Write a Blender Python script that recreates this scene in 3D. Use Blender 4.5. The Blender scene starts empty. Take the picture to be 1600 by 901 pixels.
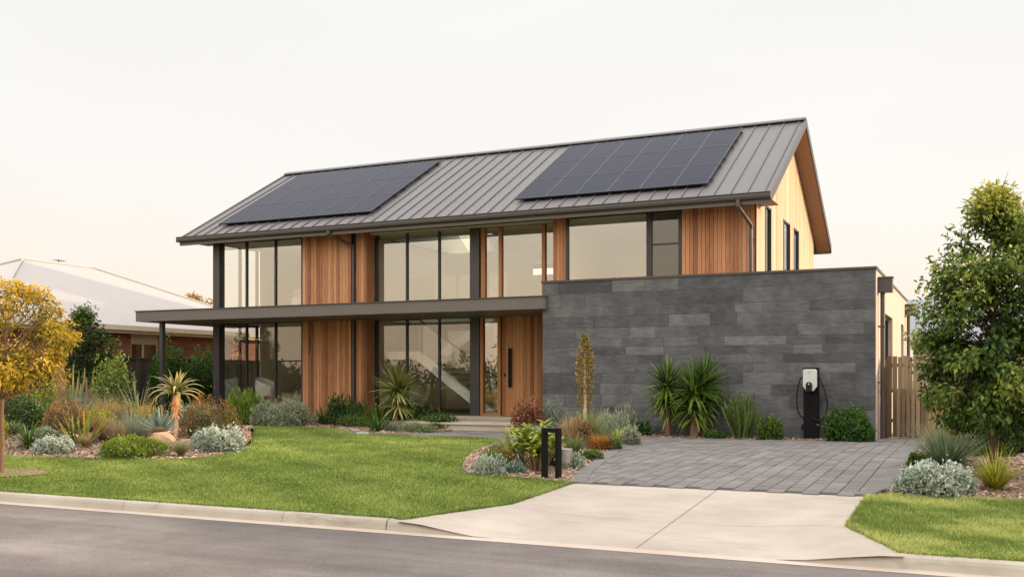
import bpy, bmesh, math, random
import numpy as np
from mathutils import Vector, geometry
R = math.radians
rnd = random.Random(7)
rng = np.random.default_rng(11)
scene = bpy.context.scene
COL = scene.collection

# ------------------------------------------------------------------ terrain
def gz(Y):
    pts = [(9.2, -.2), (12.6, -.116), (17, 0), (60, 0)]
    if Y <= 9.2: return -.2
    for (a, b), (p, q) in zip(pts, pts[1:]):
        if Y <= p: return b + (q - b) * (Y - a) / (p - a)
    return 0.
def sm(t):
    t = max(0., min(1., t)); return t * t * (3 - 2 * t)
def mound(X, Y):
    return .22*sm((Y-12.9)/2.2)*sm((-12.45-X)/2.2)*(1-sm((Y-17.5)/3)) + .06*sm((Y-13)/1.5)*sm((-5.9-X)/1)*sm((X+8.6)/.8)*(1-sm((Y-17)/3))

# ------------------------------------------------------------------ materials
def lin(c):
    return tuple((v/255/12.92 if v/255 <= .04045 else ((v/255+.055)/1.055)**2.4) for v in c)
class NT:
    def __init__(s, name):
        s.m = bpy.data.materials.new(name); s.m.use_nodes = True
        s.t = s.m.node_tree; s.t.nodes.clear()
        s.out = s.n('ShaderNodeOutputMaterial')
    def n(s, ty, **kw):
        x = s.t.nodes.new(ty)
        for k, v in kw.items():
            if k in x.inputs: x.inputs[k].default_value = v
            else: setattr(x, k, v)
        return x
    def l(s, a, b): s.t.links.new(a, b)
    def ramp(s, fac, stops):
        r = s.n('ShaderNodeValToRGB'); e = r.color_ramp.elements
        while len(e) < len(stops): e.new(.5)
        for el, (p, c) in zip(e, stops):
            el.position = p; el.color = (*c, 1) if len(c) == 3 else c
        s.l(fac, r.inputs[0]); return r.outputs[0]
    def pos(s, scale=(1, 1, 1)):
        g = s.n('ShaderNodeTexCoord'); m = s.n('ShaderNodeMapping'); m.inputs['Scale'].default_value = scale
        s.l(g.outputs['Object'], m.inputs[0]); return m.outputs[0]
    def wpos(s, scale=(1, 1, 1)):
        g = s.n('ShaderNodeNewGeometry'); m = s.n('ShaderNodeMapping'); m.inputs['Scale'].default_value = scale
        s.l(g.outputs['Position'], m.inputs[0]); return m.outputs[0]
    def noise(s, vec, scale, detail=4, rough=.6):
        x = s.n('ShaderNodeTexNoise'); x.inputs['Scale'].default_value = scale
        x.inputs['Detail'].default_value = detail; x.inputs['Roughness'].default_value = rough
        s.l(vec, x.inputs['Vector']); return x.outputs['Fac']
    def mix(s, a, b, fac, mode='MIX'):
        x = s.n('ShaderNodeMix'); x.data_type = 'RGBA'; x.blend_type = mode
        for sock, v in ((x.inputs[0], fac), (x.inputs[6], a), (x.inputs[7], b)):
            if hasattr(v, 'links'): s.l(v, sock)
            elif isinstance(v, (int, float)): sock.default_value = v
            else: sock.default_value = (*v, 1)
        return x.outputs[2]
    def math(s, op, a, b=0.):
        x = s.n('ShaderNodeMath'); x.operation = op
        for sock, v in ((x.inputs[0], a), (x.inputs[1], b)):
            if hasattr(v, 'links'): s.l(v, sock)
            else: sock.default_value = v
        return x.outputs[0]
    def attr(s, name):
        x = s.n('ShaderNodeAttribute'); x.attribute_name = name; return x.outputs['Fac']
    def bsdf(s, col, rough=.6, metal=0., bump=None, bs=.3, bd=.02, spec=.5):
        p = s.n('ShaderNodeBsdfPrincipled')
        for k, v in (('Base Color', col), ('Roughness', rough), ('Metallic', metal), ('Specular IOR Level', spec)):
            if hasattr(v, 'links'): s.l(v, p.inputs[k])
            elif isinstance(v, (int, float)): p.inputs[k].default_value = v
            else: p.inputs[k].default_value = (*v, 1)
        if bump is not None:
            b = s.n('ShaderNodeBump'); b.inputs['Strength'].default_value = bs; b.inputs['Distance'].default_value = bd
            s.l(bump, b.inputs['Height']); s.l(b.outputs[0], p.inputs['Normal'])
        return p.outputs[0]
    def done(s, sh): s.l(sh, s.out.inputs[0]); return s.m

M = {}
def plain(name, c, rough=.5, metal=0., var=.12, scale=6., bs=.08, spec=.5):
    t = NT(name); v = t.wpos(); n = t.noise(v, scale, 5); n2 = t.noise(v, scale*14, 3)
    c = lin(c); a = tuple(x*(1-var) for x in c); b = tuple(min(1, x*(1+var)) for x in c)
    col = t.ramp(n, [(.3, a), (.7, b)])
    rg = t.math('ADD', t.math('MULTIPLY', n, .2), rough-.1)
    M[name] = t.done(t.bsdf(col, rg, metal, n2, bs, .01, spec)); return M[name]
def wood(name, d, m_, l_, axis='z', rough=.6, dirt=.25):
    t = NT(name); tone = t.attr('tone')
    sc = {'z': (26, 26, 1.3), 'x': (1.3, 26, 26)}[axis]
    v = t.wpos(sc); g = t.noise(v, 2.2, 6, .65); big = t.noise(t.wpos((1, 1, .35)), .9, 3)
    f = t.math('ADD', t.math('MULTIPLY', tone, .75), t.math('MULTIPLY', t.math('SUBTRACT', g, .5), .75))
    f = t.math('ADD', f, t.math('MULTIPLY', t.math('SUBTRACT', big, .5), dirt))
    col = t.ramp(f, [(.02, lin(d)), (.45, lin(m_)), (.92, lin(l_))])
    knot = t.noise(t.wpos((9, 9, 2.2)), 1.4, 2); kf = t.ramp(knot, [(.68, (0, 0, 0)), (.78, (1, 1, 1))])
    col = t.mix(col, lin(d), t.math('MULTIPLY', kf, .55))
    M[name] = t.done(t.bsdf(col, rough, 0, g, .25, .004, .3)); return M[name]
def foliage(name, d, m_, l_, trans=.3, rough=.55):
    t = NT(name); tone = t.attr('tone')
    n = t.noise(t.wpos(), 9., 3)
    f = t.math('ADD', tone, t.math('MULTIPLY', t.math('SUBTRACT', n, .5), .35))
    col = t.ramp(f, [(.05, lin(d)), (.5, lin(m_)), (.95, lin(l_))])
    p = t.bsdf(col, rough, 0, None, spec=.25)
    tr = t.n('ShaderNodeBsdfTranslucent'); t.l(col, tr.inputs[0])
    mx = t.n('ShaderNodeMixShader'); mx.inputs[0].default_value = trans
    t.l(p, mx.inputs[1]); t.l(tr.outputs[0], mx.inputs[2])
    M[name] = t.done(mx.outputs[0]); return M[name]

def make_materials():
    # photo-like leaf colours (sRGB)
    F = dict(
        silver=((88, 98, 84), (158, 168, 150), (222, 228, 212)), bronze=((92, 74, 46), (158, 132, 86), (205, 180, 128)),
        olive=((78, 82, 50), (128, 130, 88), (172, 170, 122)), lime=((48, 64, 16), (108, 128, 38), (160, 176, 66)),
        aloeclump=((62, 84, 34), (132, 146, 62), (226, 170, 60)), mid=((34, 52, 20), (78, 104, 40), (128, 152, 68)),
        rustgreen=((62, 50, 32), (132, 100, 64), (192, 146, 96)), pinkgrass=((104, 84, 62), (170, 142, 110), (212, 186, 152)),
        bluegreen=((78, 94, 80), (124, 140, 116), (172, 182, 152)), silverfan=((84, 90, 70), (150, 152, 120), (212, 206, 172)),
        ochre=((82, 74, 30), (152, 130, 52), (206, 172, 82)), bluegrey=((72, 92, 88), (118, 140, 132), (172, 190, 176)),
        redtip=((54, 60, 28), (104, 102, 50), (182, 104, 76)), yellowgreen=((64, 74, 18), (132, 138, 40), (196, 184, 72)),
        dark=((24, 40, 18), (56, 80, 36), (106, 130, 66)), dark2=((22, 40, 18), (52, 84, 34), (104, 138, 64)),
        brightleaf=((54, 72, 22), (112, 132, 46), (170, 182, 84)), bright=((52, 74, 18), (110, 138, 42), (172, 190, 84)),
        silvergreen=((86, 94, 74), (140, 148, 120), (192, 196, 168)), agave=((40, 66, 34), (84, 116, 66), (140, 164, 106)),
        flax=((44, 62, 22), (104, 122, 52), (196, 150, 86)), yuccay=((52, 66, 20), (130, 142, 62), (220, 216, 140)),
        yuccag=((34, 52, 18), (82, 110, 40), (148, 168, 74)), golden=((84, 78, 36), (142, 126, 64), (196, 166, 104)),
        copper=((72, 40, 28), (132, 82, 58), (186, 130, 98)), varieg=((70, 86, 34), (146, 158, 78), (218, 216, 140)),
        olivegrass=((66, 78, 44), (116, 128, 78), (168, 174, 120)), darkspike=((36, 40, 36), (76, 82, 74), (128, 132, 116)),
        orangegrass=((106, 70, 26), (172, 118, 50), (212, 164, 88)), orangeflower=((58, 76, 28), (118, 126, 48), (222, 136, 62)),
        green=((22, 44, 14), (54, 88, 30), (98, 132, 52)), box=((26, 46, 10), (74, 100, 28), (124, 144, 50)),
        pencil=((54, 70, 34), (104, 124, 64), (152, 164, 96)), grasstree=((58, 74, 50), (112, 130, 94), (172, 184, 138)),
        yellowflax=((84, 92, 18), (160, 160, 44), (216, 206, 92)), canna=((56, 76, 20), (136, 152, 48), (206, 200, 88)),
        treeyellow=((104, 102, 28), (196, 160, 46), (244, 206, 84)), treepear=((26, 42, 16), (62, 84, 34), (116, 132, 60)),
        treegreen=((42, 64, 26), (106, 130, 56), (204, 194, 94)), treefar=((86, 66, 26), (156, 124, 56), (206, 172, 90)),
        farwood=((48, 54, 40), (82, 88, 66), (112, 116, 88)), aloeleaf=((104, 108, 62), (164, 154, 92), (222, 196, 128)),  # farwood paled and greyed: distance haze put into the colour
        palestalk=((116, 104, 66), (172, 152, 106), (214, 190, 142)), palegreen=((92, 110, 66), (148, 160, 104), (190, 194, 138)),
        turf=((84, 102, 42), (138, 156, 76), (200, 198, 122)))
    for k, v in F.items(): foliage(k, *v, trans=.35 if k.startswith(('tree', 'yucca')) else .25)
    plain('steel', (62, 60, 58), .45, .0, .1, 3); plain('window_steel', (46, 45, 44), .45, 0, .1, 3)
    plain('roof_metal', (103, 100, 100), .5, .0, .07, 1.2, .04, .35); plain('gutter', (70, 65, 62), .42, 0, .08, 3)
    plain('canopy_metal', (98, 91, 86), .5, 0, .06, 1.5, .04); plain('soffit', (142, 112, 88), .7, 0, .08)
    plain('rail', (30, 30, 32), .4); plain('black_metal', (15, 15, 16), .6, 0, .15, spec=.15)
    plain('render_wall', (202, 182, 164), .85, 0, .06, 2, .25); plain('plaster', (224, 217, 198), .85, 0, .03, 2, .03)
    plain('white_paint', (236, 236, 226), .6, 0, .04); plain('floorboard', (128, 98, 70), .5, 0, .15)
    plain('charger_white', (198, 198, 194), .38, 0, .03); plain('charger_black', (17, 17, 18), .45, 0, .1, spec=.25)
    plain('sofa', (142, 138, 126), .9, 0, .08, 20, .2); plain('cushion', (190, 184, 168), .9, 0, .06, 20, .2)
    plain('cushion_dark', (70, 68, 62), .9); plain('brown_wood', (150, 106, 66), .5, 0, .15)
    plain('trunk', (126, 96, 70), .9, 0, .3, 14, .6); plain('trunk_dark', (84, 68, 54), .9, 0, .3, 14, .6)
    plain('trunk_pale', (206, 176, 142), .85, 0, .25, 16, .5); plain('aloe_trunk', (216, 160, 106), .85, 0, .3, 12, .6)
    plain('fence_dark', (70, 64, 60), .55, 0, .1, 3); plain('cream', (206, 196, 172), .7, 0, .05)
    plain('neighbour_roof', (176, 167, 162), .55, 0, .04, 1.2); plain('corrugated', (126, 130, 136), .5, 0, .08)
    plain('sandstone', (178, 150, 122), .9, 0, .25, 5, .7); plain('orange_stone', (182, 146, 116), .9, 0, .25, 5, .7)
    plain('grey_stone', (150, 144, 136), .9, 0, .2, 5, .6); plain('pot_grey', (164, 162, 156), .8, 0, .1)
    plain('panel_frame', (18, 19, 22), .4); plain('interior_dark', (52, 52, 48), .8)
    plain('mortar', (168, 166, 162), .9, 0, .15, 20); plain('seam_dark', (44, 30, 20), .8); plain('paver_bed', (72, 68, 66), .95); plain('joint', (132, 120, 108), .95)
    wood('cedar', (102, 66, 46), (180, 124, 86), (216, 172, 130))
    wood('cedar_sunny', (190, 144, 110), (224, 182, 146), (238, 206, 172), dirt=.15)  # paler copy of cedar: sunlight on the gable put into its colour
    wood('door_wood', (112, 72, 44), (178, 124, 80), (208, 158, 110))
    wood('paling', (98, 80, 60), (150, 128, 100), (194, 170, 138))
    # slate
    t = NT('slate'); tone = t.attr('tone'); v = t.wpos()
    n = t.noise(v, 2.4, 7, .62); st = t.noise(t.wpos((2.0, 2, 9)), 2.2, 6, .7)
    f = t.math('ADD', t.math('MULTIPLY', t.math('ADD', tone, .12), .52), t.math('MULTIPLY', t.math('ADD', t.math('SUBTRACT', n, .5), t.math('SUBTRACT', st, .5)), 1.0))
    col = t.ramp(f, [(.0, lin((62, 63, 66))), (.36, lin((86, 87, 90))), (.8, lin((116, 116, 116)))])
    # pale mineral veins here and there
    w = t.n('ShaderNodeTexWave'); w.wave_type = 'BANDS'; w.bands_direction = 'DIAGONAL'
    w.inputs['Scale'].default_value = 6.; w.inputs['Distortion'].default_value = 9.; w.inputs['Detail'].default_value = 4.
    t.l(t.wpos((1, 1, 1.4)), w.inputs['Vector'])
    vein = t.ramp(w.outputs['Fac'], [(.93, (0, 0, 0)), (.99, (1, 1, 1))])
    patch = t.ramp(t.noise(v, .8, 3), [(.56, (0, 0, 0)), (.68, (1, 1, 1))])
    col = t.mix(col, lin((158, 155, 150)), t.math('MULTIPLY', t.math('MULTIPLY', vein, patch), .38))
    M['slate'] = t.done(t.bsdf(col, .62, 0, st, .5, .012, .35))
    # clay brick
    t = NT('brick'); g = t.n('ShaderNodeNewGeometry'); s = t.n('ShaderNodeSeparateXYZ'); t.l(g.outputs['Position'], s.inputs[0])
    c = t.n('ShaderNodeCombineXYZ'); t.l(t.math('ADD', s.outputs[0], s.outputs[1]), c.inputs[0]); t.l(s.outputs[2], c.inputs[1])
    b = t.n('ShaderNodeTexBrick'); t.l(c.outputs[0], b.inputs['Vector'])
    b.inputs['Color1'].default_value = (*lin((150, 84, 62)), 1); b.inputs['Color2'].default_value = (*lin((112, 62, 50)), 1)
    b.inputs['Mortar'].default_value = (*lin((176, 150, 128)), 1); b.inputs['Scale'].default_value = 1.
    b.inputs['Brick Width'].default_value = .24; b.inputs['Row Height'].default_value = .086; b.inputs['Mortar Size'].default_value = .009
    M['brick'] = t.done(t.bsdf(b.outputs['Color'], .85, 0, b.outputs['Fac'], .3, -.01))
    # asphalt
    t = NT('asphalt'); v = t.wpos(); n = t.noise(v, 170, 2, .8); n2 = t.noise(v, .5, 5); n3 = t.noise(t.wpos((.12, 2.2, 1)), .9, 5)
    f = t.math('ADD', t.math('ADD', t.math('MULTIPLY', n, .7), t.math('MULTIPLY', n2, .35)), t.math('MULTIPLY', n3, .25))
    col = t.ramp(f, [(.40, lin((60, 55, 53))), (.62, lin((98, 90, 86))), (.84, lin((164, 152, 143)))])
    M['asphalt'] = t.done(t.bsdf(col, .85, 0, n, .6, .006, .3))
    # concrete (apron, kerb)
    def concrete(name, a, b_, stain=.35, speck=200):
        t = NT(name); v = t.wpos(); n = t.noise(v, .9, 6, .6); n2 = t.noise(v, speck, 2); n3 = t.noise(t.wpos((1, 6, 3)), 1.1, 6, .7)
        col = t.ramp(t.math('ADD', t.math('MULTIPLY', n, .8), t.math('MULTIPLY', n2, .25)), [(.3, lin(a)), (.75, lin(b_))])
        dirt = t.ramp(n3, [(.52, (0, 0, 0)), (.72, (1, 1, 1))])
        col = t.mix(col, tuple(x*.4 for x in lin(a)), t.math('MULTIPLY', dirt, stain))
        M[name] = t.done(t.bsdf(col, .85, 0, n2, .25, .003, .3))
    concrete('concrete', (156, 143, 131), (190, 177, 164), .2); concrete('kerb_concrete', (156, 146, 132), (196, 186, 170), .6)
    concrete('gutter_concrete', (176, 158, 144), (198, 184, 170), .15); concrete('step_concrete', (176, 164, 146), (204, 192, 174), .2)
    # pavers
    t = NT('paver'); tone = t.attr('tone'); v = t.wpos(); n = t.noise(v, 1.1, 5); n2 = t.noise(v, 90, 2)
    f = t.math('ADD', t.math('MULTIPLY', tone, .28), t.math('ADD', t.math('MULTIPLY', n, .6), t.math('MULTIPLY', n2, .15)))
    M['paver'] = t.done(t.bsdf(t.ramp(f, [(.2, lin((98, 93, 90))), (.5, lin((118, 112, 109))), (.9, lin((142, 135, 129)))]), .8, 0, n2, .35, .004, .3))
    # mulch
    t = NT('mulch'); v = t.wpos(); vo = t.n('ShaderNodeTexVoronoi'); vo.inputs['Scale'].default_value = 34.
    t.l(t.wpos((1, 1.5, 1)), vo.inputs['Vector']); n = t.noise(v, 2, 4)
    s = t.n('ShaderNodeSeparateColor'); t.l(vo.outputs['Color'], s.inputs[0])
    col = t.ramp(t.math('ADD', t.math('MULTIPLY', s.outputs[0], .7), t.math('MULTIPLY', n, .3)), [(.1, lin((92, 70, 56))), (.5, lin((146, 118, 98))), (.9, lin((190, 164, 140)))])
    M['mulch'] = t.done(t.bsdf(col, .95, 0, s.outputs[1], 1., .03, .2))
    t = NT('chip'); col = t.ramp(t.attr('tone'), [(0, lin((112, 86, 70))), (.5, lin((168, 140, 120))), (1, lin((206, 182, 160)))])
    M['chip'] = t.done(t.bsdf(col, .9))
    # soil under the turf
    t = NT('lawn_soil'); v = t.wpos(); n = t.noise(v, .7, 5); n2 = t.noise(v, 45, 3)
    f = t.math('ADD', t.math('MULTIPLY', n, .6), t.math('MULTIPLY', n2, .45))
    M['lawn_soil'] = t.done(t.bsdf(t.ramp(f, [(.3, lin((92, 104, 36))), (.7, lin((146, 154, 68)))]), .95, 0, n2, .6, .02, .1))
    t = NT('far_ground'); v = t.wpos(); n = t.noise(v, .15, 5)
    M['far_ground'] = t.done(t.bsdf(t.ramp(n, [(.3, lin((84, 92, 48))), (.7, lin((138, 132, 84)))]), .95))
    # window glass: clear with a mirror coat
    def glass(name, base, tint, wob=.0006):
        t = NT(name); lw = t.n('ShaderNodeLayerWeight'); lw.inputs['Blend'].default_value = .5; fr = t.math('POWER', lw.outputs['Facing'], 5.)
        n = t.noise(t.wpos(), .7, 2); b = t.n('ShaderNodeBump'); b.inputs['Strength'].default_value = .5; b.inputs['Distance'].default_value = wob*4
        t.l(n, b.inputs['Height'])
        f = t.math('ADD', t.math('MULTIPLY', fr, 1-base), base)
        tr = t.n('ShaderNodeBsdfTransparent'); tr.inputs[0].default_value = (*tint, 1)
        gl = t.n('ShaderNodeBsdfGlossy'); gl.inputs['Roughness'].default_value = .0; gl.inputs[0].default_value = (.95, .95, .9, 1)
        t.l(b.outputs[0], gl.inputs['Normal'])
        mx = t.n('ShaderNodeMixShader'); t.l(f, mx.inputs[0]); t.l(tr.outputs[0], mx.inputs[1]); t.l(gl.outputs[0], mx.inputs[2])
        M[name] = t.done(mx.outputs[0])
    glass('glass', .30, (.95, .97, .94)); glass('clear_glass', .15, (.97, .985, .965)); glass('balustrade_glass', .08, (.82, .9, .86)); glass('dark_glass', .12, (.3, .3, .28))
    # solar cells
    t = NT('cells'); uvp = t.pos(); s = t.n('ShaderNodeSeparateXYZ'); t.l(uvp, s.inputs[0])
    def grid(o, p):
        fr = t.math('FRACT', t.math('MULTIPLY', o, 1/p)); return t.math('LESS_THAN', t.math('ABSOLUTE', t.math('SUBTRACT', fr, .5)), .47)
    gm = t.math('MULTIPLY', grid(s.outputs[0], .142), grid(s.outputs[1], .156))
    n = t.noise(t.wpos(), .8, 3)
    col = t.mix(lin((24, 30, 54)), lin((17, 21, 42)), gm)
    col = t.mix(col, lin((32, 38, 66)), t.math('MULTIPLY', n, .4))
    M['cells'] = t.done(t.bsdf(col, .35, 0, None, spec=.04))

# ------------------------------------------------------------------ mesh builder
class MB:
    def __init__(s): s.v = []; s.f = []; s.tone = []; s.mi = []; s.sm = []; s.n = 0
    def add(s, V, F, tone=.5, mi=0, smooth=False):
        """V (n,3), F (m,k) same-size faces"""
        V = np.asarray(V, float); F = np.asarray(F, int)
        s.v.append(V); s.f.append(F + s.n)
        s.tone.append(np.broadcast_to(np.asarray(tone, float), (len(V),)).copy())
        s.mi.append(np.full(len(F), mi)); s.sm.append(np.full(len(F), smooth)); s.n += len(V); return s
    def box(s, x0, x1, y0, y1, z0, z1, tone=.5, mi=0):
        V = [(x, y, z) for z in (z0, z1) for y in (y0, y1) for x in (x0, x1)]
        F = [(0, 2, 3, 1), (4, 5, 7, 6), (0, 1, 5, 4), (2, 6, 7, 3), (0, 4, 6, 2), (1, 3, 7, 5)]
        return s.add(V, F, tone, mi)
    def prism(s, pts, axis, a0, a1, tone=.5, mi=0):
        """extrude a polygon: axis 'x' pts=(y,z); 'y' pts=(x,z); 'z' pts=(x,y)"""
        n = len(pts)
        def mk(p, a): return {'x': (a, p[0], p[1]), 'y': (p[0], a, p[1]), 'z': (p[0], p[1], a)}[axis]
        V = [mk(p, a0) for p in pts] + [mk(p, a1) for p in pts]
        s.add(V, [(i, (i+1) % n, n+(i+1) % n, n+i) for i in range(n)], tone, mi)
        base = s.n - 2*n
        tris = geometry.tessellate_polygon([[Vector((p[0], p[1], 0)) for p in pts]])
        F = [t for t in tris] + [tuple(n+i for i in reversed(t)) for t in tris]
        s.f.append(np.asarray(F, int) + base); s.mi.append(np.full(len(F), mi)); s.sm.append(np.full(len(F), False)); return s
    def tube(s, pts, r, seg=8, tone=.5, mi=0, smooth=True, cap=True):
        pts = [Vector(p) for p in pts]; n = len(pts)
        rs = [float(r)]*n if isinstance(r, (int, float)) else [float(q) for q in r]
        V = []; ref = Vector((0, 0, 1))
        for i, p in enumerate(pts):
            d = (pts[min(i+1, n-1)] - pts[max(i-1, 0)]).normalized()
            rf = ref if abs(d.dot(ref)) < .95 else Vector((1, 0, 0))
            a = d.cross(rf).normalized(); b = d.cross(a)
            for k in range(seg):
                t = 2*math.pi*k/seg; V.append(p + rs[i]*(math.cos(t)*a + math.sin(t)*b))
        F = [(i*seg+k, i*seg+(k+1) % seg, (i+1)*seg+(k+1) % seg, (i+1)*seg+k) for i in range(n-1) for k in range(seg)]
        s.add([tuple(v) for v in V], F, tone, mi, smooth)
        if cap:
            for o, c in ((0, pts[0]), ((n-1)*seg, pts[-1])):
                ring = V[o:o+seg]
                s.add([tuple(c)]+[tuple(v) for v in ring], [(0, 1+k, 1+(k+1) % seg) for k in range(seg)], tone, mi, smooth)
        return s
    def quad(s, a, b, c, d, tone=.5, mi=0): return s.add([a, b, c, d], [(0, 1, 2, 3)], tone, mi)
    def build(s, name, mats, parent=None, origin=None, O=None, loc=None):
        """origin: world point of the object's pivot (top level); O: world origin of the thing that owns this part"""
        V = np.concatenate(s.v); tone = np.concatenate(s.tone)
        o0 = np.array(origin if origin is not None else (O if O is not None else (0, 0, 0)), float)
        V = V - o0
        me = bpy.data.meshes.new(name)
        me.vertices.add(len(V)); me.vertices.foreach_set('co', V.ravel().astype('f4'))
        ks = [f.shape[1] for f in s.f for _ in range(len(f))]
        loops = np.concatenate([f.ravel() for f in s.f]); starts = np.concatenate([[0], np.cumsum(ks)[:-1]])
        me.loops.add(len(loops)); me.loops.foreach_set('vertex_index', loops.astype('i4'))
        me.polygons.add(len(ks)); me.polygons.foreach_set('loop_start', starts.astype('i4'))
        try: me.polygons.foreach_set('loop_total', np.array(ks, 'i4'))
        except Exception: pass
        me.polygons.foreach_set('material_index', np.concatenate(s.mi).astype('i4'))
        me.polygons.foreach_set('use_smooth', np.concatenate(s.sm).astype(bool))
        me.update(calc_edges=True); me.validate()
        a = me.attributes.new('tone', 'FLOAT', 'POINT'); a.data.foreach_set('value', tone.astype('f4'))
        for m in (mats if isinstance(mats, (list, tuple)) else [mats]): me.materials.append(M[m])
        o = bpy.data.objects.new(name, me); COL.objects.link(o)
        if parent is not None: o.parent = parent
        elif loc is not None: o.location = loc
        elif origin is not None: o.location = origin
        return o
def tag(o, label=None, cat=None, group=None, kind=None):
    if label: o['label'] = label
    if cat: o['category'] = cat; o['kind'] = kind or 'thing'
    if group: o['group'] = group
    if kind: o['kind'] = kind
    return o
def empty(name, loc, label, cat, group=None):
    o = bpy.data.objects.new(name, None); COL.objects.link(o); o.location = loc; o.empty_display_size = .2
    return tag(o, label, cat, group)

# ------------------------------------------------------------------ ground sheets
def sheet(name, poly, mat, dz=0., zf=None, cuts=(9.2, 12.6, 17.), grid=None):
    zf = zf or (lambda x, y: gz(y))
    bm = bmesh.new(); vs = [bm.verts.new((x, y, 0)) for x, y in poly]
    for t in geometry.tessellate_polygon([[Vector((x, y, 0)) for x, y in poly]]):
        try: bm.faces.new([vs[i] for i in t])
        except ValueError: pass
    cutl = [(Vector((0, c, 0)), Vector((0, 1, 0))) for c in cuts]
    if grid:
        xs = [p[0] for p in poly]; ys = [p[1] for p in poly]
        cutl += [(Vector((x, 0, 0)), Vector((1, 0, 0))) for x in np.arange(min(xs), max(xs), grid)]
        cutl += [(Vector((0, y, 0)), Vector((0, 1, 0))) for y in np.arange(min(ys), max(ys), grid)]
    for co, no in cutl:
        bmesh.ops.bisect_plane(bm, geom=bm.verts[:]+bm.edges[:]+bm.faces[:], plane_co=co, plane_no=no)
    for v in bm.verts: v.co.z = zf(v.co.x, v.co.y) + dz
    bm.normal_update()
    for f in bm.faces:
        if f.normal.z < 0: f.normal_flip()
        f.smooth = True
    me = bpy.data.meshes.new(name); bm.to_mesh(me); bm.free(); me.materials.append(M[mat])
    o = bpy.data.objects.new(name, me); COL.objects.link(o); o['kind'] = 'structure'; return o
def inside(P, poly):
    x, y = P[:, 0], P[:, 1]; c = np.zeros(len(P), bool); n = len(poly)
    for i in range(n):
        (x1, y1), (x2, y2) = poly[i], poly[(i+1) % n]
        if y1 == y2: continue
        c ^= ((y1 > y) != (y2 > y)) & (x < (x2-x1)*(y-y1)/(y2-y1)+x1)
    return c
BED_EDGE = [(-18.2, 21.95), (-16.6, 20.2), (-15.0, 18.1), (-13.4, 16.2), (-12.62, 14.9), (-12.3, 13.9), (-12.4, 13.4), (-12.9, 13.05), (-14.4, 12.8), (-16.2, 12.64), (-30, 12.6)]
STRIP = [(-13.7, 20.0), (-14.3, 21.0), (-15.2, 21.7), (-16.6, 21.9)]
MIDL = [(-5.0, 12.62), (-6.75, 13.0), (-7.2, 13.6), (-8.0, 15.5), (-8.9, 18.5), (-9.35, 19.5)]
DRIVEL = [(-5.0, 12.62), (-5.4, 14.0), (-5.87, 16.4), (-6.25, 18.), (-6.5, 19.75), (-6.6, 21.2), (-5.3, 21.3), (-3.7, 21.5), (-2.0, 21.65)]
LAWN = [(-30, 9.2), (-5.57, 9.2), (-4.97, 10.6)] + MIDL + [(-11.5, 19.75)] + STRIP + BED_EDGE
LAWN_R = [(-1.2, 12.68), (-1.18, 10.45), (-.58, 9.2), (16, 9.2), (16, 12.95), (-1.0, 12.95)]
BED = list(reversed(BED_EDGE)) + list(reversed(STRIP)) + [(-12.6, 19.9), (-12.0, 20.6), (-11.9, 22.0), (-11.9, 24.3), (-24.4, 24.3), (-24.4, 34), (-30, 34)]
BED_M = MIDL + [(-9.5, 22.25), (-1.97, 22.25)] + list(reversed(DRIVEL[1:]))
BED_R = [(-1.0, 12.95), (16, 12.95), (16, 23.4), (-1.0, 23.4)]
DRIVE = DRIVEL + [(-1.97, 23.4), (-1.0, 23.4), (-1.0, 13.6), (-1.2, 12.68)]
PATH = [(-9.35, 19.5), (-11.5, 19.75), (-13.7, 20.0), (-12.6, 19.9), (-12.0, 20.6), (-11.9, 22.02), (-9.5, 22.02), (-9.5, 22.25)]
APRON = [(-5.57, 9.06), (-5.57, 9.2), (-4.97, 10.6), (-5.0, 12.62), (-1.2, 12.68), (-1.18, 10.45), (-.58, 9.2), (-.58, 9.06)]
def apron_z(x, y):
    xl = np.interp(y, [9.2, 10.6], [-5.57, -4.97]); xr = np.interp(y, [9.2, 10.45], [-.58, -1.18])
    e = sm(min(x-xl, xr-x)/1.1)
    return gz(y) + (-.116-.194*(12.6-y)/3.54 - gz(y))*e if y < 12.6 else gz(y)
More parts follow.
